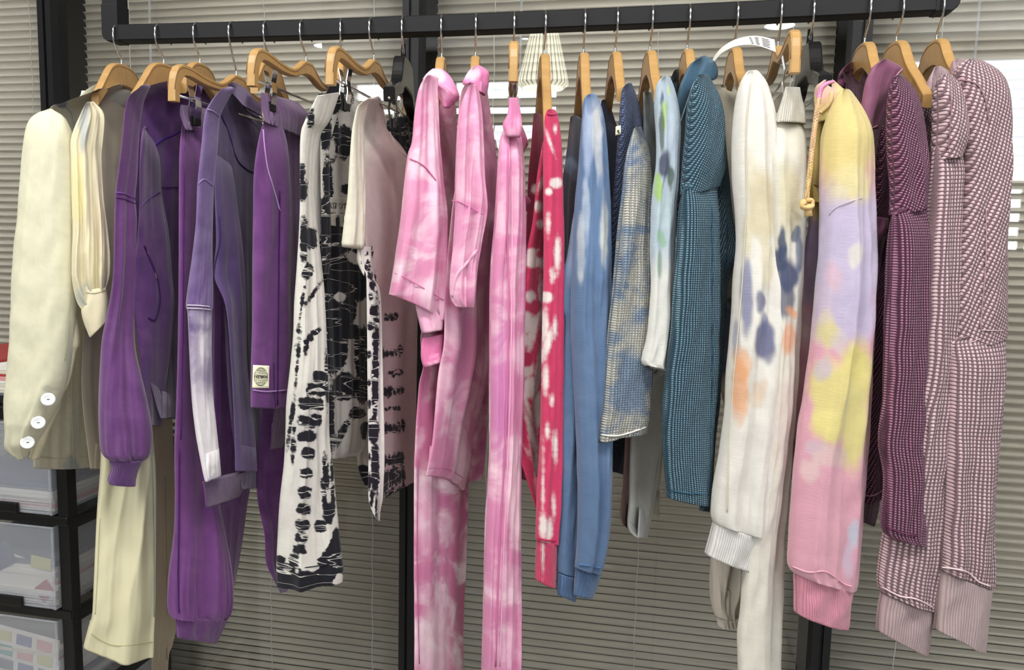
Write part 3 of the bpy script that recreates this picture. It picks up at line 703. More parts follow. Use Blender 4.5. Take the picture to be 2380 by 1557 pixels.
# ---- purple balloon-sleeve sweatshirt
PUR = '663b74'; jer = fabric('jersey', mottle='734a80', mrange=(.4, .8), mscale=16, sheen=.35); ribp = fabric('rib', pitch=.003, groove=.5, sheen=.3)
g = garment('sweatshirt', 450, 1130, 'purple sweatshirt with two balloon sleeves and exposed arm seams, left of the purple joggers', 'sweatshirt')
body = cloth(g, 'body', jer, [((372, 192), (498, 197)), ((330, 208), (512, 212)), ((303, 245), (515, 250)), ((300, 400), (505, 400)), ((310, 600), (470, 600)), ((330, 800), (440, 800)), ((360, 930), (425, 930)), ((374, 974), (414, 970))], (-.12, .12), .016, '5c3474', seed=11, amp=.007)
seam(body, [(420, 304), (400, 315), (368, 330), (345, 360), (330, 385)], .0017, '43288a'); seam(body, [(373, 436), (400, 436), (430, 432)], .0013, '43286a')
cloth(g, 'collar', ribp, [((395, 180), (470, 182)), ((390, 190), (505, 200)), ((400, 205), (508, 214))], (-.02, .10), .02, '63397a', seed=12, amp=.001)
s2 = cloth(g, 'sleeve', jer, [((332, 300), (360, 295)), ((326, 380), (372, 380)), ((325, 470), (376, 447)), ((320, 560), (392, 540)), ((310, 640), (400, 640)), ((309, 700), (404, 700)), ((320, 790), (398, 780)), ((330, 870), (390, 860)), ((338, 990), (372, 990))], (-.14, -.05), .030, '5a3570', seed=13, amp=.011, folds=1.5, sink=0.05)
seam(s2, [(328, 480), (345, 462), (373, 446)], .0013, '7c529a'); seam(s2, [(335, 570), (352, 610), (366, 650), (371, 700), (360, 742), (345, 738)], .0018, '3f2358'); seam(s2, [(341, 580), (356, 618), (367, 655)], .0012, '9a6c74')
s1 = cloth(g, 'sleeve', jer, [((322, 205), (350, 200)), ((300, 225), (336, 232)), ((290, 262), (328, 270)), ((285, 320), (323, 320)), ((275, 400), (318, 410)), ((269, 455), (314, 462)), ((267, 520), (317, 520)), ((263, 650), (313, 650)), ((248, 740), (311, 750)), ((237, 800), (316, 820)), ((229, 920), (340, 920)), ((230, 1000), (354, 1000)), ((236, 1052), (350, 1052)), ((256, 1070), (334, 1069))], (-.20, -.15), .036, PUR, seed=14, amp=.008, folds=2, gather=.004)
seam(s1, [(268, 447), (290, 450), (315, 462)], .0013, '7c529a'); seam(s1, [(268, 458), (290, 462), (315, 473)], .0013, '5a3472')
cloth(g, 'cuff', ribp, [((254, 1066), (336, 1066)), ((258, 1090), (325, 1085)), ((250, 1112), (317, 1110)), ((252, 1122), (315, 1128))], (-.19, -.16), .026, '6a3f80', seed=15, amp=.002)

# ---- purple joggers
g = garment('joggers', 535, 1490, 'bright purple joggers with a gathered waist and ribbed ankle cuff, clipped to a hanger', 'trousers')
jp2 = fabric('jersey', mottle='7c4888', mrange=(.4, .8), mscale=16, sheen=.35, key='2')
cloth(g, 'waistband', jp2, [((420, 243), (486, 253)), ((418, 262), (492, 276)), ((426, 289), (492, 304)), ((430, 300), (490, 312))], (-.17, .02), .014, '6d3c7e', seed=16, amp=.004, folds=9)
l1 = cloth(g, 'leg', jp2, [((424, 286), (490, 300)), ((419, 340), (495, 340)), ((418, 430), (498, 430)), ((417, 700), (498, 700)), ((412, 920), (495, 920)), ((407, 1037), (495, 1037)), ((408, 1150), (508, 1160)), ((405, 1240), (523, 1240)), ((392, 1340), (540, 1335)), ((390, 1415), (542, 1410)), ((404, 1438), (528, 1438))], (-.17, -.07), .032, '6d3b7a', seed=17, amp=.010, folds=1.7, gather=.005, sink=0.03)
seam(l1, [(417, 1037), (416, 1230), (414, 1340), (417, 1425)], .0015, '45245a'); seam(l1, [(427, 330), (425, 700), (420, 1030)], .0012, '57306c')
cloth(g, 'ankle_cuff', ribp, [((409, 1432), (528, 1437)), ((409, 1450), (521, 1455)), ((413, 1482), (503, 1493))], (-.16, -.08), .026, '713b80', seed=18, amp=.003, folds=3)
cloth(g, 'leg', jp2, [((490, 330), (580, 330)), ((495, 700), (600, 700)), ((500, 1080), (585, 1080)), ((505, 1180), (574, 1180)), ((512, 1280), (560, 1280)), ((522, 1366), (545, 1362))], (.02, .13), .012, '6b3679', seed=19, amp=.006)

# ---- faded purple sweatshirt
FAD = '776090'; faded = fabric('jersey', mottle='5f4680', mrange=(.42, .7), mscale=9, sheen=.35, key='f')
g = garment('sweatshirt', 613, 1180, 'faded purple sweatshirt with a white painted forearm, in the middle of the purples', 'sweatshirt')
body = cloth(g, 'body', faded, [((528, 203), (572, 207)), ((498, 238), (606, 278)), ((498, 300), (616, 330)), ((505, 500), (610, 500)), ((520, 700), (605, 700)), ((530, 900), (612, 900)), ((545, 1040), (627, 1030)), ((555, 1100), (626, 1090)), ((562, 1138), (624, 1130))], (-.10, .12), .016, '503a6c', [(600, 1060, 40, 60, '6f5588', .8)], seed=21, amp=.008)
seam(body, [(553, 225), (575, 260), (611, 279)], .0013, '4a2f63'); seam(body, [(512, 262), (532, 310), (550, 370), (575, 395), (598, 405)], .0018, '3f2a5c'); seam(body, [(562, 1112), (590, 1116), (625, 1108)], .0012, 'a08cb0')
cloth(g, 'collar', ribp, [((530, 197), (566, 199)), ((532, 208), (585, 222)), ((550, 228), (600, 250)), ((566, 246), (611, 272))], (-.06, .02), .012, '6f5488', seed=22, amp=.001)
s2 = cloth(g, 'sleeve', faded, [((500, 330), (530, 335)), ((500, 450), (548, 450)), ((504, 560), (562, 560)), ((500, 641), (568, 620)), ((526, 715), (572, 712)), ((538, 850), (575, 850)), ((545, 980), (590, 980)), ((548, 1095), (598, 1095))], (-.12, -.04), .024, '6c5488', seed=23, amp=.009, folds=1.3, sink=0.05)
seam(s2, [(509, 500), (511, 560), (500, 610), (496, 638)], .0013, '43305c')
s1 = cloth(g, 'sleeve', faded, [((508, 214), (545, 205)), ((490, 238), (525, 240)), ((477, 268), (510, 275)), ((470, 336), (505, 340)), ((461, 425), (497, 425)), ((457, 520), (494, 520)), ((448, 600), (493, 600)), ((434, 704), (494, 706)), ((438, 728), (491, 728)), ((442, 820), (491, 820)), ((447, 920), (494, 920)), ((456, 1000), (503, 1005)), ((468, 1070), (510, 1070)), ((478, 1120), (513, 1102))], (-.20, -.16), .028, '7b6694',
    [(466, 740, 40, 22, 'a79bb4', .7), (470, 830, 40, 110, 'b9aec2', .9), (472, 920, 45, 90, 'd5cdd6', .95), (488, 1030, 45, 110, 'e2dce0', 1), (490, 1110, 40, 50, 'e4dfe2', 1), (470, 790, 9, 60, 'e0dae0', .7)], seed=24, amp=.005, folds=1.4)
for y in (709, 716): seam(s1, [(434, y), (464, y+1), (493, y+4)], .0013, 'c9bccf', r if False else 'seam')
seam(s1, [(482, 254), (495, 258), (511, 270)], .0013, 'a08cb8'); seam(s1, [(461, 428), (475, 416), (496, 432)], .0013, '8f7aa8')
cloth(g, 'cuff', ribp, [((471, 1120), (572, 1094)), ((475, 1136), (567, 1126)), ((479, 1180), (557, 1152))], (-.18, -.08), .018, '6f4f7a', seed=25, amp=.002)

# ---- purple trousers with patch
g = garment('trousers', 700, 1375, 'purple wide trousers with overlocked side seam and a small globe label near the hem', 'trousers')
cloth(g, 'waistband', jp2, [((607, 214), (690, 236)), ((606, 240), (719, 268)), ((613, 270), (716, 296)), ((617, 284), (708, 322))], (-.17, .08), .013, '6d3c7c', seed=26, amp=.005, folds=11)
cloth(g, 'body', jp2, [((616, 278), (712, 310)), ((625, 400), (712, 400)), ((640, 700), (712, 700)), ((640, 900), (705, 900)), ((628, 1045), (668, 1038))], (-.06, .10), .012, '5b2f6a', seed=27, amp=.006)
l1 = cloth(g, 'leg', jp2, [((614, 280), (655, 285)), ((603, 320), (666, 330)), ((592, 403), (672, 410)), ((590, 520), (674, 520)), ((589, 735), (676, 735)), ((586, 846), (675, 846)), ((585, 910), (673, 908)), ((585, 947), (669, 949))], (-.18, -.10), .026, '673875', seed=28, amp=.007, folds=1.6, sink=0.03)
seam(l1, [(612, 300), (615, 340), (622, 390), (634, 430), (652, 494)], .0013, 'a98cb8'); seam(l1, [(650, 440), (648, 600), (646, 800), (645, 945)], .0014, '3d2050')
seam(l1, [(587, 906), (620, 910), (670, 906)], .0016, 'a07fb0'); seam(l1, [(636, 842), (637, 900), (640, 946)], .0012, '4a2a5c')
pt, at = patch(l1, [(588, 848), (626, 850), (625, 902), (586, 902)], MT['label'], 'label_patch', g, label='cream label printed with a globe')
circ = lambda cx, cy, rx, ry, a=0, b=360, n=28: [(cx+rx*math.cos(math.radians(a+(b-a)*k/n)), cy+ry*math.sin(math.radians(a+(b-a)*k/n))) for k in range(n+1)]
L_ = [circ(.5, .5, .40, .40)]
for rx in (.14, .28): L_ += [circ(.5, .5, rx, .40, 200, 340), circ(.5, .5, rx, .40, 20, 160)]
L_ += [[(.5, .1), (.5, .35)], [(.5, .66), (.5, .9)], [(.22, .22), (.5, .25), (.78, .22)], [(.22, .78), (.5, .75), (.78, .78)], [(.14, .32), (.5, .34), (.86, .32)], [(.14, .68), (.5, .66), (.86, .68)], [(.06, .36), (.28, .42), (.5, .43), (.72, .42), (.95, .36)], [(.06, .66), (.28, .59), (.5, .58), (.72, .59), (.95, .66)], [(.86, .06), (.93, .06)], [(.84, .93), (.9, .93)]]
strokes('globe_print', at, L_, .00025, MT['ink'], pt)
LET = {'E': [[(1, 0), (0, 0), (0, 1), (1, 1)], [(0, .5), (.8, .5)]], 'V': [[(0, 0), (.5, 1), (1, 0)]], 'R': [[(0, 1), (0, 0), (.9, .1), (.9, .45), (0, .5), (1, 1)]], 'Y': [[(0, 0), (.5, .5), (1, 0)], [(.5, .5), (.5, 1)]], 'W': [[(0, 0), (.25, 1), (.5, .3), (.75, 1), (1, 0)]], 'H': [[(0, 0), (0, 1)], [(1, 0), (1, 1)], [(0, .5), (1, .5)]], 'T': [[(0, 0), (1, 0)], [(.5, 0), (.5, 1)]], 'G': [[(1, .1), (.2, 0), (0, .5), (.2, 1), (1, .9), (1, .55), (.6, .55)]],
       '/': [[(0, 1), (1, 0)]], '(': [[(1, 0), (0, .3), (0, .7), (1, 1)]], 'K': [[(0, 0), (0, 1)], [(1, 0), (0, .5), (1, 1)]], 'B': [[(0, 0), (0, 1), (.9, .8), (0, .5), (.9, .2), (0, 0)]], 'O': [[(.5, 0), (0, .5), (.5, 1), (1, .5), (.5, 0)]]}
def word(txt, u0, v0, w, h, sp=1.35):
    out = []
    for i, ch in enumerate(txt):
        for l in LET.get(ch, []): out.append([(u0+(i*sp+a)*w, v0+b*h) for a, b in l])
    return out
strokes('letters', at, word('EVERYWHERE', .10, .45, .062, .10), .00045, MT['ink'], pt)
cloth(g, 'leg', jp2, [((610, 940), (690, 940)), ((600, 1040), (690, 1040)), ((598, 1151), (690, 1150)), ((615, 1240), (690, 1240)), ((619, 1306), (688, 1306)), ((638, 1350), (680, 1350)), ((652, 1378), (666, 1374))], (.0, .09), .012, '5f3070', seed=29, amp=.006)

# ---- black and white tie-dye
tdc = fabric('jersey', mask='15151f', mamp=.9, mw=.13, crackle=True, sheen=.15, key='td'); WHT = 'dedad2'
rr = random.Random(5)
g = garment('sweatshirt', 783, 1070, 'mostly black tie-dye sweatshirt with a stone fabric badge, right behind the tie-dye joggers', 'sweatshirt')
mk = [(795, 225, 30, 30), (765, 300, 22, 90), (760, 480, 14, 160), (800, 330, 22, 40), (812, 440, 22, 14), (770, 650, 60, 110), (800, 560, 40, 60), (835, 640, 30, 60), (770, 800, 40, 70), (790, 720, 40, 40), (845, 820, 22, 60), (800, 900, 30, 34, 20), (770, 970, 8, 90), (830, 960, 20, 14), (842, 900, 18, 40), (792, 1010, 10, 40, 30), (850, 1000, 12, 22), (810, 770, 26, 18)]
mk += [(812, 540, 14, 24, 0, -1), (822, 600, 20, 12, 30, -1), (790, 690, 14, 10, 0, -1), (770, 345, 10, 24, 0, -1)]
tb = cloth(g, 'body', tdc, [((764, 212), (812, 216)), ((745, 250), (836, 252)), ((735, 330), (845, 340)), ((730, 500), (850, 500)), ((738, 650), (855, 650)), ((750, 800), (856, 800)), ((758, 950), (858, 950)), ((766, 1040), (845, 1040)), ((770, 1068), (826, 1058))], (-.12, .04), .022, 'cfcac4', mask=mk, seed=31, amp=.014, folds=3.2)
sp, at = patch(tb, [(767, 458), (808, 460), (807, 497), (765, 495)], MT['label2'], 'fabric_badge', g, label='stone coloured fabric badge with black lettering')
strokes('letters', at, word('(GBK/T', .06, .35, .11, .34), .0006, MT['ink'], sp)
sp2, at2 = patch(tb, [(765, 497), (807, 497), (806, 530), (768, 524)], MT['label2'], 'fabric_badge', g)
strokes('letters', at2, word('B', .80, .25, .09, .4), .0006, MT['ink'], sp2)
cloth(g, 'collar', tdc, [((768, 195), (790, 196)), ((758, 220), (800, 218)), ((748, 262), (785, 262)), ((745, 330), (768, 330)), ((746, 420), (766, 420)), ((748, 560), (768, 560)), ((750, 640), (764, 640))], (-.14, -.11), .014, WHT, mask=[(775, 225, 30, 40), (757, 300, 14, 50), (756, 560, 20, 110), (760, 420, 10, 60)], seed=32, amp=.004)

g = garment('joggers', 860, 1360, 'white and black tie-dye joggers with ladder-like black dye and a black elasticated hem', 'trousers')
mk = [(722, 275, 9, 22), (702, 410, 7, 30), (703, 440, 12, 26), (706, 560, 9, 56), (716, 630, 12, 20, 20), (722, 555, 14, 26)]
mk += [(700, 720, 4, 60, 8), (722, 690, 40, 4.5, -55), (735, 770, 12, 6, -30), (720, 785, 9, 9), (712, 800, 6, 18), (690, 860, 4, 70, 5), (762, 880, 7, 60), (676, 980, 5, 50, 8)]
path = [(742, 870), (728, 900), (718, 935), (712, 975), (712, 1010), (716, 1050), (712, 1095), (708, 1140), (706, 1180), (704, 1215), (701, 1245), (696, 1272)]
for i, (x, y) in enumerate(path): mk.append((x, y+4, 16+(7 if 1 < i < 5 else 0), 14 if i < 6 else 13, rr.uniform(-12, 12)))
path = [(745, 905), (738, 940), (734, 975)]; mk += [(x, y, 14, 14) for x, y in path]
mk += [(684, 1000, 5, 16), (682, 1035, 6, 18), (680, 1070, 5, 16), (757, 1095, 7, 42, -4), (753, 1150, 6, 30, -6), (772, 1100, 4, 34), (773, 1150, 5, 26), (766, 1185, 14, 16), (762, 1200, 12, 8), (745, 1223, 15, 13), (764, 1212, 8, 6), (778, 1255, 10, 30, 20)]
mk += [(665, 1340, 40, 32), (720, 1345, 60, 34), (775, 1320, 40, 60, 35), (790, 1290, 20, 50), (683, 1300, 12, 14), (650, 1300, 14, 10)]
mk += [(716, 1312, 24, 15, 0, -1), (788, 1348, 12, 14, 30, -1), (690, 1325, 4, 5, 0, -1), (668, 1322, 7, 4, 0, -1)]
l1 = cloth(g, 'leg', tdc, [((738, 222), (790, 214)), ((712, 280), (764, 280)), ((701, 320), (742, 320)), ((699, 420), (733, 420)), ((699, 500), (736, 510)), ((695, 600), (747, 625)), ((688, 700), (754, 710)), ((683, 800), (759, 810)), ((668, 934), (763, 934)), ((665, 1020), (764, 1020)), ((660, 1087), (773, 1087)), ((650, 1171), (781, 1171)), ((644, 1272), (794, 1290)), ((642, 1312), (798, 1315)), ((643, 1361), (796, 1345))], (-.20, -.14), .034, WHT,
    [(712, 980, 50, 90, 'b9b4b4', .35), (715, 1090, 40, 120, 'b5b0b2', .3), (700, 1200, 60, 60, 'c9c0c0', .3)], mask=mk, seed=33, amp=.009, folds=1.8, sq=3.4, step=4, nc=80)
seam(l1, [(645, 1318), (700, 1320), (796, 1306)], .001, '2a2a34')
cloth(g, 'waistband', tdc, [((742, 214), (812, 206)), ((738, 226), (822, 222)), ((736, 248), (815, 250))], (-.17, -.02), .014, WHT, mask=[(790, 222, 34, 30), (748, 226, 12, 10)], seed=34, amp=.004, folds=6)

# ---- cream t-shirt with tie-dye hem
tee = fabric('jersey', mask='1c1522', mamp=.8, mw=.12, crackle=True, sheen=.1, key='tee')
g = garment('t_shirt', 930, 1210, 'off-white long t-shirt with scoop neck and black tie-dye bars towards the hem', 't-shirt')
mk = []
for (x0, x1, y, h) in ((893, 926, 738, 9), (885, 935, 822, 11), (900, 936, 868, 6), (892, 940, 912, 11), (892, 932, 952, 5), (892, 942, 996, 12), (890, 940, 1072, 15), (895, 942, 1108, 15), (890, 945, 1146, 12), (880, 930, 1162, 12)):
    n = max(2, int((x1-x0)/9))
    for i in range(n): mk.append((x0+(x1-x0)*(i+.5)/n, y-(i*1.2)+rr.uniform(-2, 2), 5.2, h*rr.uniform(.75, 1.15)))
mk += [(862, 585, 5, 14), (872, 650, 3, 14)]
sv = cloth(g, 'body', tee, [((850, 238), (884, 228)), ((832, 270), (893, 262)), ((828, 320), (905, 305)), ((836, 370), (948, 366)), ((846, 480), (968, 480)), ((850, 575), (970, 575)), ((853, 700), (970, 700)), ((856, 900), (968, 900)), ((857, 1050), (966, 1045)), ((860, 1120), (966, 1095)), ((866, 1172), (964, 1118))], (-.15, .06), .014, 'cfb3b3',
    [(860, 420, 30, 260, 'd9c8c4', .8), (845, 300, 22, 90, 'dcd8cc', .9)], mask=mk, seed=35, amp=.007, folds=2.4, sq=3.0, step=4, nc=72)
mk = [(860, 640, 6, 12), (866, 664, 8, 12), (862, 690, 6, 9), (868, 722, 9, 14), (862, 758, 9, 10), (872, 800, 7, 12), (858, 825, 7, 10), (872, 880, 8, 200, 1), (858, 940, 5, 14), (868, 1000, 13, 34), (872, 1090, 10, 60), (858, 1120, 6, 20), (864, 1160, 5, 26), (876, 1185, 5, 30), (858, 1060, 4, 10), (857, 890, 5, 8), (858, 985, 5, 8)]
cloth(g, 'side_panel', tee, [((838, 574), (862, 574)), ((843, 620), (864, 620)), ((852, 640), (870, 650)), ((854, 700), (884, 700)), ((856, 900), (888, 900)), ((857, 1050), (892, 1050)), ((857, 1150), (889, 1150)), ((862, 1180), (884, 1178)), ((876, 1208), (882, 1212))], (-.17, -.14), .014, 'dcd6d2', mask=mk, seed=36, amp=.006, folds=2, step=4)
seam(sv, [(886, 236), (900, 290), (922, 340), (946, 366)], .0013, 'cfb6b4')
ss = cloth(g, 'sleeve', tee, [((852, 232), (872, 229)), ((833, 246), (858, 240)), ((823, 284), (846, 284)), ((818, 331), (845, 331)), ((811, 451), (847, 450)), ((805, 500), (848, 500)), ((797, 565), (846, 570)), ((798, 573), (842, 580))], (-.20, -.16), .022, 'dfdac8', seed=37, amp=.005, folds=1.6)
cloth(g, 'sleeve', tee, [((832, 575), (852, 575)), ((830, 595), (860, 595)), ((833, 612), (862, 612)), ((846, 640), (862, 648))], (-.17, -.15), .014, 'dcd6cc', mask=[(850, 588, 9, 7), (842, 610, 4, 5), (856, 618, 6, 14), (852, 640, 7, 8)], seed=38, amp=.003, step=4)

g = garment('tie_dye_skirt', 930, 1125, 'dark tie-dye skirt clipped to the black hanger, peeping from behind the off-white t-shirt', 'skirt')
cloth(g, 'panel', tdc, [((900, 280), (960, 262)), ((898, 320), (966, 320)), ((890, 500), (966, 500)), ((860, 800), (960, 800)), ((834, 980), (955, 980)), ((832, 1080), (950, 1080)), ((848, 1128), (945, 1100))], (.05, .15), .014, 'a89f96', mask=[(925, 300, 50, 30), (930, 350, 60, 40), (845, 1110, 24, 30), (915, 275, 20, 12)], seed=39, amp=.009, folds=5)

# ---- pink tie-dye
pk = fabric('satin', mottle='efd5df', mrange=(.44, .68), mscale=13, sheen=.15, key='pk')
PNK = 'cf8aae'
g = garment('shirt_dress', 1020, 1557, 'long pink tie-dye shirt dress with wide short sleeve, left of the two collared pinks', 'dress')
bd = cloth(g, 'body', pk, [((990, 186), (1040, 192)), ((975, 240), (1058, 250)), ((977, 400), (1062, 400)), ((985, 700), (1062, 700)), ((978, 790), (1062, 790)), ((984, 850), (1064, 850)), ((974, 900), (1070, 900)), ((966, 1020), (1082, 1020)), ((963, 1124), (1087, 1124)), ((963, 1300), (1083, 1300)), ((964, 1454), (1076, 1454)), ((964, 1640), (1077, 1640))], (-.14, .0), .020, 'cb7aa0', [(1080, 1250, 28, 300, 'b3527f', .8), (990, 1180, 26, 120, 'e7b8cc', .6), (1010, 1500, 40, 90, 'efd2dd', .6)], seed=41, amp=.011, folds=2.4)
seam(bd, [(972, 1060), (970, 1300), (975, 1550)], .001, 'b86490')
cloth(g, 'sash', pk, [((982, 786), (1030, 776)), ((979, 800), (1029, 795)), ((978, 830), (1027, 825)), ((984, 853), (1026, 840))], (-.165, -.15), .012, 'cf6f9c', seed=42, amp=.002)
sv = cloth(g, 'sleeve', pk, [((990, 178), (1018, 182)), ((976, 205), (1014, 208)), ((968, 265), (1014, 270)), ((962, 330), (1017, 330)), ((950, 370), (1024, 410)), ((935, 500), (1037, 500)), ((920, 600), (1037, 600)), ((908, 672), (1034, 690)), ((905, 684), (1030, 745))], (-.20, -.15), .030, 'd58bae', [(930, 420, 30, 40, 'e7a8c6', .5), (1008, 330, 14, 200, 'edc9d8', .5)], seed=43, amp=.010, folds=2, bow=-.004)
cloth(g, 'sleeve', pk, [((966, 705), (1030, 700)), ((972, 740), (1031, 735)), ((981, 773), (1026, 765))], (-.175, -.155), .018, 'e3a6c2', seed=44, amp=.004)
seam(sv, [(951, 368), (985, 385), (1014, 420)], .0012, 'bd6492'); seam(sv, [(916, 634), (960, 655), (1033, 698)], .001, 'c87aa2')
cl = cloth(g, 'collar', pk, [((998, 165), (1034, 166)), ((983, 182), (1048, 180)), ((990, 195), (1062, 208)), ((1012, 206), (1067, 227)), ((1024, 232), (1058, 238)), ((1032, 250), (1044, 252))], (-.14, -.12), .022, 'dd90b8', [(1050, 220, 20, 24, 'cf5f9e', .8), (1005, 178, 26, 16, 'ecd3de', .7)], seed=45, amp=.002)
g = garment('shirt', 1100, 1140, 'shorter pink tie-dye shirt with twisted short sleeve, right of the two collared pinks', 'shirt')
pk2 = fabric('satin', mottle='ecc8d6', mrange=(.43, .70), mscale=12, sheen=.15, key='pk2')
bd = cloth(g, 'body', pk2, [((1080, 198), (1128, 190)), ((1068, 240), (1138, 255)), ((1062, 400), (1156, 400)), ((1050, 500), (1160, 500)), ((1040, 600), (1152, 600)), ((1034, 700), (1144, 728)), ((1032, 800), (1141, 800)), ((1020, 870), (1134, 870)), ((1008, 1010), (1100, 1010)), ((998, 1070), (1092, 1080)), ((990, 1106), (1078, 1138))], (-.17, -.03), .018, 'd185aa', [(1130, 420, 40, 160, 'b9658f', .5), (1020, 900, 30, 60, 'e9b6cc', .5)], seed=46, amp=.010, folds=2.4, bow=-.008)
seam(bd, [(994, 1088), (1040, 1090), (1078, 1112)], .001, 'c87aa2')
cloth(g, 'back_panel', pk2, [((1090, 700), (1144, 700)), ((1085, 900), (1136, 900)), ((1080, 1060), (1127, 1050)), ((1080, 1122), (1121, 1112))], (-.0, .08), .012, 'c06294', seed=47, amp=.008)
sv = cloth(g, 'sleeve', pk2, [((1090, 200), (1110, 198)), ((1070, 262), (1118, 262)), ((1062, 400), (1124, 400)), ((1060, 480), (1130, 490)), ((1055, 560), (1118, 570)), ((1047, 634), (1110, 627)), ((1047, 690), (1104, 690)), ((1062, 714), (1098, 714))], (-.20, -.17), .024, 'd48cb0', seed=48, amp=.010, folds=2)
seam(sv, [(1108, 580), (1095, 600), (1062, 640), (1050, 690)], .003, 'e8b4cc'); seam(sv, [(1050, 466), (1070, 470), (1125, 500)], .001, 'bd6492')
cloth(g, 'collar', pk2, [((1095, 160), (1118, 154)), ((1084, 174), (1134, 168)), ((1077, 195), (1134, 190)), ((1100, 196), (1130, 212)), ((1116, 214), (1126, 223))], (-.15, -.12), .020, 'd97cab', [(1100, 170, 22, 14, 'ebcbd8', .8)], seed=49, amp=.002)
g = garment('trousers', 1190, 1557, 'long pink tie-dye trousers with a belt tab, clipped edge-on right of the pink shirts', 'trousers')
l1 = cloth(g, 'leg', pk2, [((1180, 290), (1206, 290)), ((1166, 320), (1210, 325)), ((1161, 400), (1214, 400)), ((1154, 518), (1216, 518)), ((1143, 667), (1216, 667)), ((1141, 1020), (1210, 1020)), ((1138, 1100), (1208, 1100)), ((1129, 1239), (1208, 1239)), ((1122, 1557), (1208, 1557)), ((1120, 1650), (1208, 1650))], (-.19, -.15), .026, 'cf83a9', [(1165, 900, 22, 200, 'c77ab4', .6), (1195, 1120, 16, 100, 'ecc8d8', .7)], seed=50, amp=.008, folds=2.2, sink=0.03)
seam(l1, [(1181, 330), (1180, 480), (1178, 540), (1183, 700), (1176, 1000), (1160, 1300), (1152, 1556)], .0018, 'c9719e'); seam(l1, [(1190, 330), (1190, 700), (1183, 1000), (1170, 1300), (1162, 1556)], .0012, 'e7b0ca')
cloth(g, 'waistband', pk2, [((1184, 227), (1204, 227)), ((1182, 262), (1208, 262)), ((1172, 284), (1210, 284)), ((1171, 296), (1210, 298)), ((1180, 318), (1206, 320))], (-.19, -.17), .022, 'd982ae', seed=51, amp=.003)
cloth(g, 'belt_tab', pk2, [((1200, 290), (1212, 292)), ((1205, 310), (1226, 332)), ((1208, 330), (1222, 345)), ((1210, 350), (1214, 362))], (-.14, -.10), .012, 'b8507c', seed=52, amp=.002)
cloth(g, 'pocket_tab', pk2, [((1210, 448), (1216, 448)), ((1212, 458), (1233, 466)), ((1214, 480), (1226, 486)), ((1214, 500), (1217, 502))], (-.12, -.10), .008, 'c76692', seed=53, amp=.001)

# ---- red and white
rd = fabric('jersey', mask='ecdcd9', mamp=.55, mw=.32, sheen=.2, key='rd'); RED = 'c93560'; ribr = fabric('rib', pitch=.003, groove=.5, mask='ecdcd9', mamp=.5, mw=.3, sheen=.2)
g = garment('sweatshirt', 1262, 1365, 'bright red and white blotched tie-dye sweatshirt with ribbed cuff', 'sweatshirt')
cloth(g, 'body', rd, [((1240, 266), (1262, 268)), ((1236, 330), (1292, 330)), ((1228, 420), (1296, 420)), ((1222, 600), (1300, 600)), ((1214, 800), (1302, 800)), ((1208, 1000), (1302, 1000)), ((1208, 1112), (1240, 1120))], (-.02, .10), .014, '8f1f3f', mask=[(1250, 440, 14, 12)], seed=55, amp=.006)
mk = [(1238, 600, 24, 22), (1222, 750, 20, 26), (1222, 850, 18, 30), (1208, 890, 10, 26), (1232, 900, 14, 26), (1250, 950, 10, 40), (1236, 1010, 6, 60, -15), (1240, 760, 10, 60, 12), (1256, 520, 8, 10), (1250, 480, 9, 12), (1262, 420, 5, 20, 25), (1215, 790, 12, 20), (1225, 940, 5, 40, -18), (1246, 1080, 4, 40), (1257, 700, 6, 50), (1215, 1010, 6, 50, -20), (1200, 960, 5, 40, -14), (1262, 610, 8, 14), (1234, 690, 12, 14), (1252, 860, 6, 60, 8)]
mk += [(1222, 835, 20, 18, 0, -1), (1256, 590, 9, 12, 0, -1), (1244, 715, 14, 20, 15, -1), (1212, 1000, 12, 60, -18, -1)]
cloth(g, 'sleeve', rd, [((1262, 330), (1282, 332)), ((1251, 417), (1284, 417)), ((1241, 518), (1284, 518)), ((1228, 584), (1280, 584)), ((1221, 667), (1278, 667)), ((1211, 734), (1276, 734)), ((1201, 800), (1276, 800)), ((1188, 867), (1275, 867)), ((1178, 934), (1272, 934)), ((1181, 978), (1269, 978)), ((1205, 1054), (1262, 1054)), ((1228, 1120), (1259, 1120)), ((1246, 1178), (1256, 1176))], (-.16, -.08), .024, RED, mask=mk, seed=56, amp=.008, folds=1.6, step=4, sink=0.05)
mk = [(1290, 300, 4, 8), (1278, 330, 3, 20, -20), (1292, 425, 14, 12), (1275, 445, 8, 8), (1296, 590, 7, 36), (1270, 690, 16, 12), (1266, 760, 9, 40), (1272, 800, 9, 40, 15), (1268, 880, 7, 30), (1290, 760, 5, 20), (1282, 930, 5, 12), (1272, 1000, 5, 14), (1290, 1040, 6, 30), (1262, 1130, 3, 60), (1262, 1220, 9, 30), (1276, 1230, 8, 26), (1287, 1180, 4, 22), (1274, 520, 5, 20), (1284, 640, 6, 16)]
sl = cloth(g, 'sleeve', rd, [((1272, 257), (1291, 257)), ((1268, 275), (1297, 278)), ((1268, 330), (1301, 334)), ((1268, 400), (1303, 400)), ((1269, 600), (1307, 600)), ((1264, 800), (1306, 800)), ((1260, 1000), (1303, 1000)), ((1252, 1150), (1299, 1150)), ((1249, 1255), (1293, 1262))], (-.20, -.17), .026, 'cc3a64', mask=mk, seed=57, amp=.005, folds=1.6, step=4)
seam(sl, [(1272, 265), (1282, 267), (1294, 266)], .001, 'a82a50'); seam(sl, [(1250, 1250), (1270, 1256), (1293, 1256)], .0016, 'a82a50')
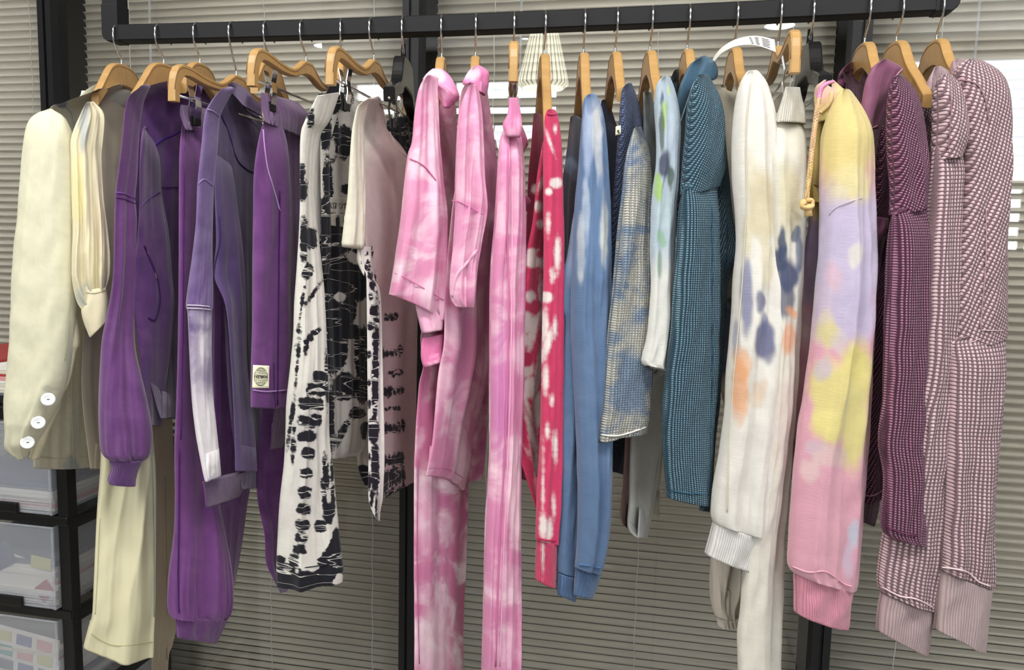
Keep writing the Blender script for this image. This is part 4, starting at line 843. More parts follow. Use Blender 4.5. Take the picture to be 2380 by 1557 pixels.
cloth(g, 'cuff', ribr, [((1250, 1255), (1292, 1259)), ((1247, 1300), (1291, 1310)), ((1245, 1346), (1289, 1365))], (-.195, -.175), .022, 'd8456e', mask=[(1262, 1290, 3, 30)], seed=58, amp=.002)

# ---- blue dip-dye
bl = fabric('jersey', mottle='6f87a9', mrange=(.45, .75), mscale=8, sheen=.2, key='bl'); ribb = fabric('rib', pitch=.003, groove=.55)
BLU = '5c7598'
g = garment('sweatshirt', 1355, 1395, 'blue dip-dyed sweatshirt paling to cream streaks at the shoulder, two ribbed cuffs', 'sweatshirt')
cloth(g, 'body', fabric('jersey', mottle='5a3f52', mrange=(.45, .6), mscale=7, key='drk'), [((1326, 272), (1352, 276)), ((1318, 350), (1362, 340)), ((1306, 450), (1380, 450)), ((1303, 600), (1385, 600)), ((1304, 720), (1395, 720)), ((1310, 1000), (1395, 1000)), ((1310, 1100), (1390, 1100))], (-.06, .10), .014, '4a5068', [(1330, 390, 12, 20, '8fa3c4', .9), (1322, 460, 30, 70, '3c2638', .7)], seed=61, amp=.006)
cloth(g, 'sleeve', bl, [((1345, 440), (1372, 440)), ((1338, 500), (1372, 500)), ((1323, 600), (1370, 604)), ((1308, 640), (1366, 640)), ((1304, 715), (1362, 720)), ((1316, 752), (1360, 760)), ((1309, 850), (1358, 850)), ((1305, 984), (1354, 984)), ((1301, 1153), (1352, 1153)), ((1298, 1300), (1343, 1310)), ((1299, 1330), (1341, 1341))], (-.18, -.14), .026, BLU, [(1330, 560, 24, 90, '9aa9c4', .6)], seed=62, amp=.005, folds=1.2, sink=0.05)
s1 = cloth(g, 'sleeve', bl, [((1363, 223), (1384, 220)), ((1358, 240), (1393, 245)), ((1357, 300), (1400, 300)), ((1350, 400), (1407, 400)), ((1343, 480), (1411, 480)), ((1337, 604), (1414, 604)), ((1333, 750), (1417, 750)), ((1340, 900), (1418, 900)), ((1348, 1100), (1417, 1100)), ((1349, 1200), (1415, 1200)), ((1346, 1280), (1406, 1282)), ((1342, 1322), (1392, 1330))], (-.20, -.16), .030, BLU,
    [(1385, 300, 16, 60, 'd2d3d2', .8), (1366, 330, 12, 90, 'a5b3d0', .8), (1392, 380, 10, 60, 'c9ccd0', .6), (1392, 560, 36, 90, '6d8bb4', .6), (1350, 570, 10, 80, 'c8ccce', .8), (1404, 530, 9, 80, 'd0d1c8', .8), (1395, 420, 8, 22, '6d88b0', .7), (1362, 480, 10, 80, 'b5c0d0', .7), (1376, 232, 14, 20, '7286ad', .6)], seed=63, amp=.007, folds=2)
c1 = cloth(g, 'cuff', ribb, [((1300, 1332), (1341, 1342)), ((1298, 1360), (1338, 1368)), ((1300, 1384), (1332, 1397))], (-.18, -.15), .020, '5473a0', seed=64, amp=.002)
c2 = cloth(g, 'cuff', ribb, [((1343, 1322), (1392, 1332)), ((1340, 1350), (1384, 1360)), ((1337, 1384), (1374, 1386))], (-.185, -.155), .022, '54739c', seed=65, amp=.002)
seam(s1, [(1344, 1312), (1370, 1314), (1398, 1320)], .0017, '4b6890'); 

# ---- blue waffle wide-sleeve top
wf1 = fabric('waffle', mottle='c3c2b8', mrange=(.40, .56), mscale=13, pitch=.0042, groove=.45, sheen=.1, key='w1')
wf0 = fabric('waffle', pitch=.0042, groove=.7, sheen=.1, diag=True, key='w0')
g = garment('waffle_top', 1430, 1105, 'blue and ecru mottled waffle top with a wide open sleeve, right of the blue sweatshirt', 'top')
cloth(g, 'back', wf0, [((1398, 234), (1416, 236)), ((1396, 280), (1432, 290)), ((1405, 340), (1452, 340)), ((1410, 600), (1480, 600)), ((1412, 900), (1480, 900)), ((1418, 1030), (1478, 1030)), ((1420, 1095), (1450, 1102))], (.02, .12), .012, '414a66', seed=66, amp=.005)  # inside of the top, with its shade painted in as darker blue
bb = cloth(g, 'body', wf0, [((1452, 200), (1468, 194)), ((1447, 216), (1482, 235)), ((1443, 293), (1495, 300)), ((1437, 370), (1500, 370)), ((1428, 477), (1490, 477)), ((1421, 560), (1480, 560)), ((1420, 700), (1470, 700)), ((1420, 840), (1460, 840))], (-.14, -.06), .022, '5c6a8c', seed=67, amp=.005, folds=1.5)
ww = cloth(g, 'sleeve', wf1, [((1474, 300), (1490, 296)), ((1462, 360), (1503, 350)), ((1453, 450), (1511, 465)), ((1443, 542), (1515, 550)), ((1431, 666), (1518, 666)), ((1416, 789), (1517, 789)), ((1405, 930), (1511, 925)), ((1398, 980), (1507, 976)), ((1393, 1026), (1502, 1004))], (-.20, -.15), .024, '8195ac', [(1480, 380, 30, 60, '6f7f9f', .6)], seed=68, amp=.006, folds=1.4, bow=-.004, sink=0.05)
seam(ww, [(1397, 1010), (1440, 1012), (1503, 992)], .0016, 'd5d3ca')
lb, at = patch(bb, [(1431, 294), (1443, 291), (1443, 312), (1430, 315)], MT['label'], 'neck_label', g, 4, 4, label='small cream neck label')
strokes('letters', at, [[(.3, .5), (.7, .5)], [(.3, .65), (.7, .65)], [(.5, .8), (.85, .8)]], .0006, MT['ink'], lb)

# ---- green and white t-shirt
gw = fabric('jersey', mottle='dcdedb', mrange=(.54, .80), mscale=7, sheen=.1, key='gw')
g = garment('t_shirt', 1512, 1250, 'white t-shirt with lime, green and slate dye at the shoulder, left of the teal polo', 't-shirt')
bb = cloth(g, 'body', gw, [((1496, 214), (1520, 222)), ((1498, 290), (1545, 300)), ((1500, 420), (1550, 420)), ((1512, 700), (1570, 700)), ((1505, 850), (1562, 850)), ((1482, 930), (1556, 930)), ((1469, 1027), (1543, 1010)), ((1465, 1153), (1522, 1150)), ((1461, 1225), (1508, 1225)), ((1482, 1250), (1503, 1250))], (-.10, .02), .018, 'cfd0cc', [(1515, 340, 60, 150, '59646a', .9)], seed=71, amp=.007, folds=1.5)
seam(bb, [(1541, 1010), (1522, 1120), (1510, 1205)], .001, 'b5b6b2'); seam(bb, [(1464, 1212), (1485, 1228), (1506, 1226)], .001, 'b8b9b4')
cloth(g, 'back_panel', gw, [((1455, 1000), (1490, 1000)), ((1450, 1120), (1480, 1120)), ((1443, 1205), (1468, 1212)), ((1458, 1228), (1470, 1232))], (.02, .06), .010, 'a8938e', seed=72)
cloth(g, 'back_panel', gw, [((1510, 1000), (1545, 1000)), ((1512, 1150), (1532, 1150)), ((1516, 1195), (1530, 1198))], (.06, .1), .008, 'c9c4ba', seed=73)
cloth(g, 'sleeve', gw, [((1540, 180), (1556, 180)), ((1530, 195), (1564, 208)), ((1528, 235), (1571, 260)), ((1533, 308), (1573, 300)), ((1533, 385), (1571, 370)), ((1524, 447), (1568, 450)), ((1519, 530), (1562, 530)), ((1517, 580), (1559, 600)), ((1519, 666), (1557, 680)), ((1510, 780), (1553, 760)), ((1497, 838), (1549, 850)), ((1505, 850), (1548, 863))], (-.20, -.16), .024, 'aebcc8',
    [(1535, 760, 60, 170, 'd9d8d2', 1), (1553, 205, 9, 24, 'b9cf73', .9), (1540, 225, 7, 24, '4e5874', .9), (1545, 262, 8, 40, 'a3bf82', .9), (1558, 290, 9, 40, 'b9c6d6', .9), (1538, 300, 6, 50, '4d554c', .8), (1545, 390, 12, 30, '3f445c', .9), (1532, 440, 9, 30, '9dc06c', .9), (1558, 415, 8, 26, '4a5c50', .9), (1545, 500, 18, 40, 'b4c4c9', .8), (1536, 555, 12, 24, '8db592', .8), (1533, 620, 7, 44, '7d9c86', .7), (1560, 500, 5, 60, '5f7a68', .5)], seed=74, amp=.005, folds=1.8, step=4)
cloth(g, 'sleeve_hem', gw, [((1548, 750), (1560, 750)), ((1530, 850), (1555, 850)), ((1521, 868), (1545, 866)), ((1526, 874), (1534, 873))], (-.14, -.12), .010, 'c5c6c0', seed=75)

# ---- teal polo
tw = fabric('waffle', pitch=.0036, groove=.85, light='8aa7b4', sheen=.1, key='tw'); twd = fabric('waffle', pitch=.0036, groove=.85, light='829fac', sheen=.1, diag=True, key='twd')
tl = fabric('satin', sheen=.1, key='tl')
g = garment('polo_shirt', 1600, 1187, 'teal waffle knit polo with a plain denim-blue collar', 'polo shirt')
cloth(g, 'back', twd, [((1562, 190), (1592, 180)), ((1566, 260), (1620, 250)), ((1572, 400), (1640, 400)), ((1574, 700), (1650, 700)), ((1560, 1000), (1650, 1000)), ((1552, 1108), (1570, 1112))], (.02, .12), .012, '1f3342', seed=76)  # inner back of the same knit, colour darkened to carry the shade inside
cloth(g, 'body', twd, [((1640, 200), (1662, 205)), ((1645, 260), (1673, 270)), ((1650, 400), (1687, 390)), ((1650, 480), (1696, 482)), ((1650, 560), (1705, 560)), ((1650, 590), (1712, 600)), ((1650, 640), (1690, 638)), ((1648, 740), (1677, 740)), ((1642, 900), (1670, 900)), ((1634, 1050), (1655, 1060)), ((1630, 1187), (1651, 1187))], (-.15, -.12), .014, '3a6074', seed=77, amp=.004)
sv = cloth(g, 'sleeve', twd, [((1622, 176), (1646, 178)), ((1610, 230), (1664, 230)), ((1602, 320), (1675, 320)), ((1595, 385), (1676, 385)), ((1592, 440), (1664, 420)), ((1591, 452), (1659, 432))], (-.20, -.15), .030, '3f687c', seed=78, amp=.004, cut=False)
sv = cloth(g, 'sleeve', tw, [((1592, 436), (1661, 412)), ((1588, 470), (1660, 470)), ((1582, 558), (1661, 560)), ((1573, 666), (1662, 666)), ((1567, 758), (1662, 758)), ((1551, 882), (1661, 882)), ((1545, 960), (1655, 960)), ((1547, 1069), (1650, 1069)), ((1555, 1157), (1649, 1170))], (-.205, -.155), .030, '3f687c', seed=79, amp=.004, folds=1.4)
seam(sv, [(1592, 442), (1625, 425), (1662, 414)], .0012, '2c4f66'); seam(sv, [(1556, 1140), (1600, 1146), (1648, 1148)], .001, '2c4f66'); seam(sv, [(1655, 470), (1656, 700), (1655, 960), (1645, 1150)], .001, '2c4f66')
cc = cloth(g, 'collar', tl, [((1624, 136), (1642, 131)), ((1606, 148), (1660, 142)), ((1590, 178), (1668, 168)), ((1580, 205), (1660, 186)), ((1576, 240), (1626, 190)), ((1574, 270), (1602, 230)), ((1575, 296), (1584, 282))], (-.15, -.11), .014, '3f5d72', seed=80, amp=.003)
seam(cc, [(1645, 190), (1628, 176), (1612, 196), (1596, 240), (1582, 284)], .0014, '9ab4c0')
cloth(g, 'collar', tl, [((1566, 166), (1577, 160)), ((1560, 185), (1590, 178)), ((1566, 210), (1578, 206))], (.02, .06), .010, '26384a', seed=81)

# ---- white sweatshirt with blue and orange dye
wj = fabric('jersey', sheen=.15, key='wj'); ribw = fabric('rib', pitch=.0032, groove=.3)
g = garment('sweatshirt', 1712, 1330, 'white sweatshirt with sand, navy and orange dye clouds and a white ribbed cuff', 'sweatshirt')
cloth(g, 'body', wj, [((1668, 206), (1690, 210)), ((1668, 240), (1735, 235)), ((1678, 310), (1745, 310)), ((1692, 420), (1750, 420)), ((1706, 500), (1760, 500)), ((1712, 573), (1760, 573)), ((1694, 650), (1755, 650)), ((1679, 727), (1750, 727)), ((1667, 820), (1740, 820)), ((1672, 882), (1735, 882)), ((1690, 950), (1725, 950)), ((1690, 985), (1715, 985))], (-.10, -.04), .018, 'cfcab8', [(1690, 260, 30, 90, '8f897c', .5), (1700, 700, 5, 6, '5a6478', .8), (1690, 800, 40, 100, '3f4a66', .9), (1690, 930, 20, 40, 'c9905f', .6)], seed=82, amp=.006)
sl = cloth(g, 'sleeve', wj, [((1737, 168), (1761, 167)), ((1727, 190), (1776, 195)), ((1720, 240), (1785, 250)), ((1714, 320), (1792, 320)), ((1713, 400), (1796, 400)), ((1720, 480), (1797, 480)), ((1725, 560), (1801, 560)), ((1718, 650), (1804, 650)), ((1712, 760), (1808, 760)), ((1700, 860), (1809, 870)), ((1694, 960), (1808, 960)), ((1680, 1050), (1806, 1050)), ((1662, 1140), (1803, 1140)), ((1657, 1195), (1797, 1215)), ((1663, 1216), (1788, 1248))], (-.20, -.15), .036, 'e0dcd4',
    [(1770, 470, 34, 90, 'c9bb94', .75), (1745, 400, 16, 60, 'd3cbb0', .6), (1782, 620, 16, 60, 'd8cba6', .6), (1738, 540, 12, 60, 'cfc49c', .5), (1735, 700, 16, 95, '7a7ea0', .85), (1770, 700, 13, 30, '6c6f8c', .85), (1777, 740, 8, 30, '75789a', .7), (1775, 790, 25, 48, '62668a', .9), (1712, 790, 10, 60, '7d80a0', .6), (1725, 840, 22, 40, 'dca77c', .7), (1718, 900, 20, 80, 'e0a070', .8), (1768, 905, 16, 20, 'd9b89a', .5), (1765, 930, 20, 16, 'dcc3a8', .4)], seed=83, amp=.007, folds=1.9, gather=.003)
seam(sl, [(1745, 190), (1735, 300), (1735, 480), (1722, 700), (1706, 870), (1700, 960), (1694, 1060), (1690, 1195)], .0012, 'cbc4b0')
cloth(g, 'cuff', ribw, [((1661, 1213), (1787, 1249)), ((1652, 1250), (1778, 1290)), ((1641, 1288), (1767, 1330))], (-.195, -.155), .030, 'e9e6e2', seed=84, amp=.003)
cloth(g, 'collar', ribw, [((1676, 198), (1688, 202)), ((1672, 230), (1694, 240)), ((1680, 280), (1704, 290)), ((1690, 305), (1712, 300))], (-.02, .03), .010, 'bdb6a2', seed=85)
# paper tag looped over the hanger
g = thing('paper_tag', hit(1712, 110, YR), 'white printed paper tag curling up in a loop over the white sweatshirt\'s hanger', 'tag')
def tagstrip():
    pts = spl([(1655, 140, -.10), (1672, 116, -.12), (1700, 96, -.14), (1730, 86, -.15), (1762, 84, -.155), (1800, 92, -.16)], 8)
    wd = [6, 8, 12, 15, 17, 20, 22]; bm = bmesh.new(); T = []; n = len(pts)
    def pt(i, v): 
        p = pts[i]; t_ = i/(n-1); w_ = 6+24*t_**1.3; tx = (pts[min(i+1, n-1)]-pts[max(i-1, 0)]); q = Vector((-tx.y, tx.x)).normalized()
        return hit(p.x+q.x*w_*v+10*v*t_, p.y+q.y*w_*v, YR+p.z-.02*v)
    for i in range(n): T.append([bm.verts.new(pt(i, v/4)) for v in range(5)])
    for i in range(n-1):
        for k in range(4): bm.faces.new((T[i][k], T[i][k+1], T[i+1][k+1], T[i+1][k]))
    o = finish(bm, 'strip', MT['paper'], g, True); sm = o.modifiers.new('t', 'SOLIDIFY'); sm.thickness = .0006; sm.offset = 0
    bm = bmesh.new()
    for k in range(6):
        v = .18+.13*k
        for a, b in ((.66, .70), (.74, .80), (.84, .93)):
            L = []
            for j in range(5):
                s = (a+(b-a)*(j/4)*rr.uniform(.8, 1))*(n-1); i = int(s); P = pt(i, v).lerp(pt(min(i+1, n-1), v), s-i); L.append(P-(P-CAM).normalized()*.0012)
            tube_bm(bm, L, .0006, 4)
    finish(bm, 'printing', MT['ink'], g)
tagstrip()

# ---- off-white trousers
g = garment('trousers', 1815, 1557, 'off-white knit trousers with ribbed waist and navy dye patches, left of the pastel hoodie', 'trousers')
l1 = cloth(g, 'leg', wj, [((1800, 262), (1866, 285)), ((1792, 320), (1868, 320)), ((1792, 400), (1868, 400)), ((1797, 477), (1867, 477)), ((1800, 573), (1860, 573)), ((1803, 700), (1853, 700)), ((1800, 820), (1846, 820)), ((1795, 930), (1841, 930)), ((1775, 1100), (1828, 1100)), ((1740, 1270), (1815, 1280)), ((1727, 1420), (1809, 1420)), ((1719, 1490), (1806, 1490)), ((1724, 1650), (1801, 1650))], (-.19, -.13), .026, 'dcd8cc',
    [(1835, 460, 30, 90, 'cfc6a0', .7), (1818, 560, 10, 40, '33405c', .9), (1836, 640, 24, 36, '434c6e', .95), (1813, 600, 16, 26, '3f4a66', .9), (1857, 590, 8, 45, '4f5a7c', .8), (1826, 700, 24, 50, '454e6c', .8), (1840, 725, 14, 14, 'e2a070', .8), (1832, 790, 20, 46, 'e0a078', .8), (1848, 548, 6, 10, '5c6a80', .8), (1825, 1000, 30, 120, 'd9c8c0', .6)], seed=86, amp=.007, folds=1.6, sink=0.03)
cloth(g, 'waistband', ribw, [((1827, 202), (1858, 203)), ((1822, 225), (1861, 228)), ((1812, 260), (1866, 262)), ((1806, 284), (1868, 290))], (-.18, -.12), .018, 'e0dcd0', seed=87, amp=.002)
cloth(g, 'back_panel', wj, [((1826, 206), (1840, 206)), ((1792, 245), (1845, 245)), ((1780, 330), (1850, 330)), ((1790, 600), (1840, 600))], (-.08, .02), .012, 'c9c4b4', seed=88)
crk = fabric('satin', sheen=.1, key='crk')
cloth(g, 'leg', crk, [((1665, 1150), (1745, 1150)), ((1656, 1300), (1742, 1300)), ((1659, 1398), (1728, 1398)), ((1671, 1436), (1714, 1430))], (-.10, -.05), .024, 'c9c1b4', seed=89, amp=.011, folds=3, gather=.005, sink=0.03)
cloth(g, 'hem', crk, [((1671, 1434), (1716, 1428)), ((1671, 1446), (1714, 1438)), ((1675, 1460), (1712, 1449))], (-.09, -.06), .018, 'cfc8bb', seed=90, amp=.004, folds=6)

# ---- pastel hoodie
hj = fabric('jersey', sheen=.25, key='hj'); ribh = fabric('rib', pitch=.0032, groove=.35)
g = garment('hoodie', 1890, 1455, 'pastel tie-dye hoodie, yellow shoulder turning lilac, yellow and pink, with a braided drawstring', 'hoodie')
cloth(g, 'body', hj, [((1912, 240), (1960, 235)), ((1894, 330), (1955, 330)), ((1886, 432), (1950, 432)), ((1886, 520), (1945, 520)), ((1874, 589), (1935, 589)), ((1862, 697), (1925, 697)), ((1849, 789), (1912, 789)), ((1840, 928), (1895, 928)), ((1835, 1015), (1872, 1030)), ((1838, 1022), (1868, 1036))], (-.12, -.02), .022, 'd89aa6',
    [(1920, 330, 60, 150, 'cfb76c', 1), (1900, 470, 50, 60, 'c9ae62', .95), (1895, 580, 40, 80, 'a794b4', .95), (1885, 660, 40, 60, 'b59fb6', .9), (1870, 760, 36, 50, 'd8b8c0', .6), (1876, 770, 16, 24, 'e0cfcc', .6)], seed=91, amp=.006)
seam(sl if False else cloth(g, 'pocket', hj, [((1888, 425), (1896, 425)), ((1890, 440), (1912, 450)), ((1892, 470), (1930, 480))], (-.13, -.11), .006, 'c9ae62', seed=92), [(1890, 428), (1905, 440), (1925, 478)], .0014, 'b39a50')
sl = cloth(g, 'sleeve', hj, [((1958, 208), (1974, 215)), ((1945, 240), (1988, 250)), ((1930, 320), (2004, 315)), ((1925, 400), (2007, 400)), ((1923, 481), (2010, 477)), ((1917, 589), (2021, 600)), ((1905, 697), (2023, 700)), ((1896, 789), (2021, 789)), ((1877, 928), (2014, 928)), ((1863, 1000), (2010, 1010)), ((1851, 1111), (2003, 1111)), ((1840, 1259), (1993, 1240)), ((1839, 1318), (1985, 1350)), ((1852, 1335), (1977, 1367))], (-.20, -.14), .040, 'd9a0b0',
    [(1970, 580, 130, 170, 'bfb3cc', 1), (1970, 300, 90, 140, 'd9c686', 1), (1980, 430, 50, 50, 'dccf9a', .9), (1950, 455, 30, 30, 'd8cdb8', .6), (1970, 540, 70, 80, 'beb2cc', 1), (1965, 650, 70, 90, 'bfb4cd', 1), (1990, 590, 16, 24, 'd8d2c8', .8), (1935, 640, 18, 40, 'd3b0bc', .7), (1985, 740, 60, 70, 'bdb2cc', .95), (1905, 720, 30, 70, 'c4b4c8', .9), (1920, 770, 24, 40, 'cfc2b0', .9), (1925, 780, 24, 26, 'd3c68c', .8), (1960, 800, 26, 30, 'cfc3c8', .6), (1990, 870, 40, 90, 'ddd087', 1), (1930, 910, 50, 80, 'dacb88', 1), (1920, 860, 24, 30, 'c4b6c4', .8), (1985, 990, 30, 110, 'dbce8c', 1), (1920, 980, 44, 50, 'ded08a', 1), (1895, 1040, 24, 26, 'cfb8c4', .8), (1920, 1060, 40, 24, 'dcc0bc', .7), (1980, 1240, 14, 40, 'b9c4d4', .8), (1972, 1300, 12, 40, 'c4b8cc', .7), (1880, 1090, 24, 24, 'e0c8c4', .6)], seed=93, amp=.008, folds=2.2)
seam(sl, [(1926, 500), (1950, 478), (2006, 460)], .0008, 'c9bccb'); seam(sl, [(1841, 1316), (1880, 1330), (1920, 1328), (1960, 1356), (1980, 1362)], .0013, 'dda0b2')
cloth(g, 'cuff', ribh, [((1851, 1330), (1976, 1364)), ((1852, 1370), (1970, 1405)), ((1853, 1426), (1962, 1456))], (-.195, -.15), .032, 'e093a8', seed=94, amp=.003)
cloth(g, 'cuff', ribh, [((1834, 1018), (1866, 1034)), ((1834, 1060), (1858, 1070)), ((1834, 1112), (1848, 1116))], (-.10, -.06), .014, 'd9899a', [(1840, 1090, 18, 24, 'd8c08a', .8)], seed=95)
hd = cloth(g, 'hood', hj, [((1912, 190), (1936, 188)), ((1902, 200), (1952, 206)), ((1900, 225), (1975, 225)), ((1905, 255), (1984, 252)), ((1915, 280), (1980, 285))], (-.15, -.10), .030, 'decb86', [(1915, 210, 26, 20, 'd9b0b0', .9), (1930, 230, 20, 26, 'dfb49c', .6)], seed=96, amp=.004)
seam(hd, [(1906, 262), (1918, 252), (1930, 236), (1932, 214)], .0035, 'dcc490')
def cord():
    pts = spl([(1935, 190, -.175), (1918, 196, -.185), (1906, 214, -.19), (1900, 250, -.195), (1893, 300, -.195), (1887, 350, -.195), (1882, 400, -.195), (1877, 440, -.195), (1875, 466, -.195)], 14)
    t = None
    for j, (a, b, c) in enumerate(((0, 34, 'd98fb0'), (34, 78, 'd6b08a'), (78, 999, 'd3b27c'))):
        bm = bmesh.new(); seg = pts[a:b+1] if b < 999 else pts[a:]
        for ph in range(3):
            L = []
            for i, p in enumerate(seg):
                k = (i+a)*1.1+ph*2.094; L.append(hit(p.x+3.1*math.sin(k), p.y, YR+p.z-.002*math.cos(2*k)))
            tube_bm(bm, L, .0024, 6)
        o = finish(bm, 'drawstring', cloth_plain(c), g, True)
    bm = bmesh.new(); c = hit(1876, 474, YR-.195)
    for k in range(3): tube_bm(bm, [c+Vector((.008*math.cos(a+k), .006*math.sin(a*1.0+k*2), .006*math.sin(a+k*1.3))) for a in [i*.5 for i in range(13)]], .0035, 6)
    tube_bm(bm, [c+Vector((.001, 0, 0)), c+Vector((.003, 0, -.018))], [.0045, .006], 8)
    finish(bm, 'knot', cloth_plain('d3b27c'), g, True)
cord()

# ---- maroon polo
MR = '7c4763'; mw = fabric('waffle', pitch=.0042, groove=.9, light='b587a0', sheen=.1, key='mw'); mwd = fabric('waffle', pitch=.0042, groove=.9, light='b587a0', sheen=.1, diag=True, key='mwd'); ms = fabric('satin', sheen=.15, mottle='8c5872', mrange=(.4, .7), mscale=12, key='ms')
g = garment('polo_shirt', 2020, 1264, 'maroon waffle knit polo with a big plain collar and placket', 'polo shirt')
cloth(g, 'back', mwd, [((1960, 170), (2010, 160)), ((1975, 240), (2060, 220)), ((1996, 300), (2075, 300)), ((2010, 450), (2075, 450)), ((2012, 700), (2070, 700)), ((2010, 1000), (2060, 1000)), ((2000, 1150), (2045, 1160)), ((1996, 1210), (2033, 1222))], (.0, .12), .012, '4a1c33', seed=97)  # inside of the shirt, shade painted in as a deeper maroon
fb = cloth(g, 'body', mwd, [((2050, 290), (2082, 300)), ((2040, 420), (2082, 420)), ((2030, 500), (2078, 500)), ((2024, 697), (2074, 697)), ((2018, 900), (2066, 900)), ((2008, 1000), (2056, 1000)), ((2002, 1100), (2060, 1095)), ((1999, 1170), (2058, 1150))], (-.10, -.05), .016, MR, seed=98, amp=.005)
seam(fb, [(2002, 1150), (2030, 1152), (2057, 1135)], .0014, 'a8788e')
cloth(g, 'placket', ms, [((2026, 503), (2062, 508)), ((2024, 520), (2064, 528)), ((2022, 545), (2052, 550)), ((2023, 570), (2034, 574))], (-.135, -.12), .008, '7d4a64', seed=99)
cloth(g, 'placket', ms, [((2036, 556), (2058, 540)), ((2026, 600), (2050, 580)), ((2022, 660), (2040, 660)), ((2022, 740), (2028, 740))], (-.12, -.10), .006, '6d3a55', seed=100, amp=.003)
sl = cloth(g, 'sleeve', mwd, [((2080, 178), (2103, 184)), ((2074, 220), (2122, 225)), ((2074, 324), (2139, 324)), ((2079, 400), (2148, 401)), ((2080, 470), (2151, 470)), ((2078, 500), (2150, 480))], (-.19, -.15), .026, MR, seed=101, amp=.004, cut=False)
sl = cloth(g, 'sleeve', mw, [((2079, 496), (2150, 472)), ((2078, 530), (2149, 530)), ((2074, 635), (2147, 635)), ((2068, 789), (2150, 789)), ((2062, 928), (2151, 928)), ((2050, 1027), (2151, 1027)), ((2063, 1111), (2151, 1111)), ((2056, 1225), (2150, 1236)), ((2082, 1255), (2150, 1264))], (-.20, -.155), .028, MR, seed=102, amp=.004, folds=1.3)
seam(sl, [(2080, 500), (2110, 484), (2149, 474)], .0012, '5c2c48'); seam(sl, [(2060, 1222), (2100, 1240), (2149, 1246)], .0012, '5c2c48')
cc = cloth(g, 'collar', ms, [((2050, 140), (2068, 142)), ((2030, 155), (2098, 158)), ((2018, 180), (2084, 180)), ((2013, 200), (2074, 196)), ((2008, 240), (2060, 240)), ((2003, 290), (2042, 285)), ((2008, 304), (2036, 300))], (-.16, -.12), .014, '7c4a64', seed=103, amp=.003)
seam(cc, [(2098, 160), (2082, 178), (2070, 210), (2060, 245), (2042, 290), (2010, 300)], .0013, 'b98a9c')
cloth(g, 'collar', ms, [((1974, 146), (1982, 144)), ((1955, 165), (1990, 160)), ((1946, 192), (1985, 195)), ((1955, 203), (1975, 206))], (.0, .06), .012, '6a3854', seed=104)

# ---- dusty pink waffles
DP = 'c3a3a9'
dpw = fabric('waffle', pitch=.0060, groove=.85, light='d8bfc3', sheen=.1, key='dp'); dpd = fabric('waffle', pitch=.0060, groove=.85, light='d8bfc3', sheen=.1, diag=True, key='dpd'); ribd = fabric('rib', pitch=.0042, groove=.45, sheen=.1, key='d')
g = garment('sweatshirt', 2095, 1522, 'dusty pink waffle sweatshirt with long ribbed cuff, next to the maroon polo', 'sweatshirt')
cloth(g, 'body', dpd, [((2160, 190), (2200, 185)), ((2126, 232), (2210, 225)), ((2124, 320), (2205, 320)), ((2130, 450), (2190, 450)), ((2140, 600), (2185, 600)), ((2140, 900), (2180, 900)), ((2130, 1100), (2180, 1100))], (-.08, .0), .014, 'a3868e', seed=105)
cloth(g, 'collar', ribd, [((2172, 158), (2186, 155)), ((2160, 185), (2205, 170)), ((2152, 215), (2195, 210)), ((2128, 232), (2188, 240))], (-.13, -.09), .014, 'b79da3', seed=106)
sl = cloth(g, 'sleeve', dpd, [((2188, 176), (2215, 180)), ((2180, 205), (2228, 205)), ((2182, 262), (2237, 262)), ((2180, 315), (2238, 320)), ((2178, 360), (2228, 356)), ((2176, 372), (2226, 366))], (-.18, -.15), .026, DP, seed=107, amp=.003, cut=False)
seam(sl, [(2206, 180), (2211, 240), (2208, 300), (2204, 350)], .0012, '8f7078')
sl = cloth(g, 'sleeve', dpw, [((2176, 340), (2228, 350)), ((2172, 400), (2224, 400)), ((2167, 450), (2217, 450)), ((2156, 573), (2213, 573)), ((2150, 697), (2210, 697)), ((2140, 850), (2206, 860)), ((2118, 950), (2204, 950)), ((2096, 1060), (2202, 1060)), ((2074, 1160), (2199, 1160)), ((2054, 1259), (2190, 1270)), ((2043, 1345), (2176, 1390)), ((2052, 1378), (2168, 1417))], (-.18, -.14), .030, DP, seed=108, amp=.004, folds=1.4)
cloth(g, 'cuff', ribd, [((2052, 1377), (2164, 1418)), ((2044, 1420), (2158, 1470)), ((2040, 1465), (2152, 1522))], (-.175, -.14), .026, 'bda5a6', seed=109, amp=.002)
seam(sl, [(2048, 1362), (2090, 1385), (2130, 1392), (2170, 1412)], .0013, 'd3bcbe')
g = garment('sweatshirt', 2190, 1518, 'dusty pink waffle sweatshirt with dropped shoulder seam and frayed cuff, last at the right', 'sweatshirt')
cloth(g, 'collar', ribd, [((2216, 143), (2234, 137)), ((2213, 165), (2262, 150)), ((2212, 180), (2262, 180))], (-.10, -.06), .014, 'b3979e', seed=110)
bb = cloth(g, 'body', dpd, [((2240, 142), (2292, 150)), ((2224, 165), (2318, 172)), ((2232, 210), (2331, 210)), ((2240, 300), (2336, 300)), ((2243, 400), (2337, 400)), ((2238, 465), (2337, 465)), ((2222, 604), (2336, 604)), ((2213, 700), (2336, 700)), ((2209, 790), (2334, 772)), ((2210, 812), (2333, 782))], (-.16, -.12), .030, DP, seed=111, amp=.006, folds=1.2)
seam(bb, [(2232, 185), (2270, 195), (2290, 230), (2300, 290)], .0014, '8f7078'); seam(bb, [(2292, 480), (2292, 600), (2284, 700), (2279, 765)], .0012, 'a9888e')
seam(bb, [(2212, 803), (2245, 800), (2279, 786)], .0009, 'bba4a9'); seam(bb, [(2279, 767), (2305, 768), (2334, 769)], .0009, 'bba4a9')
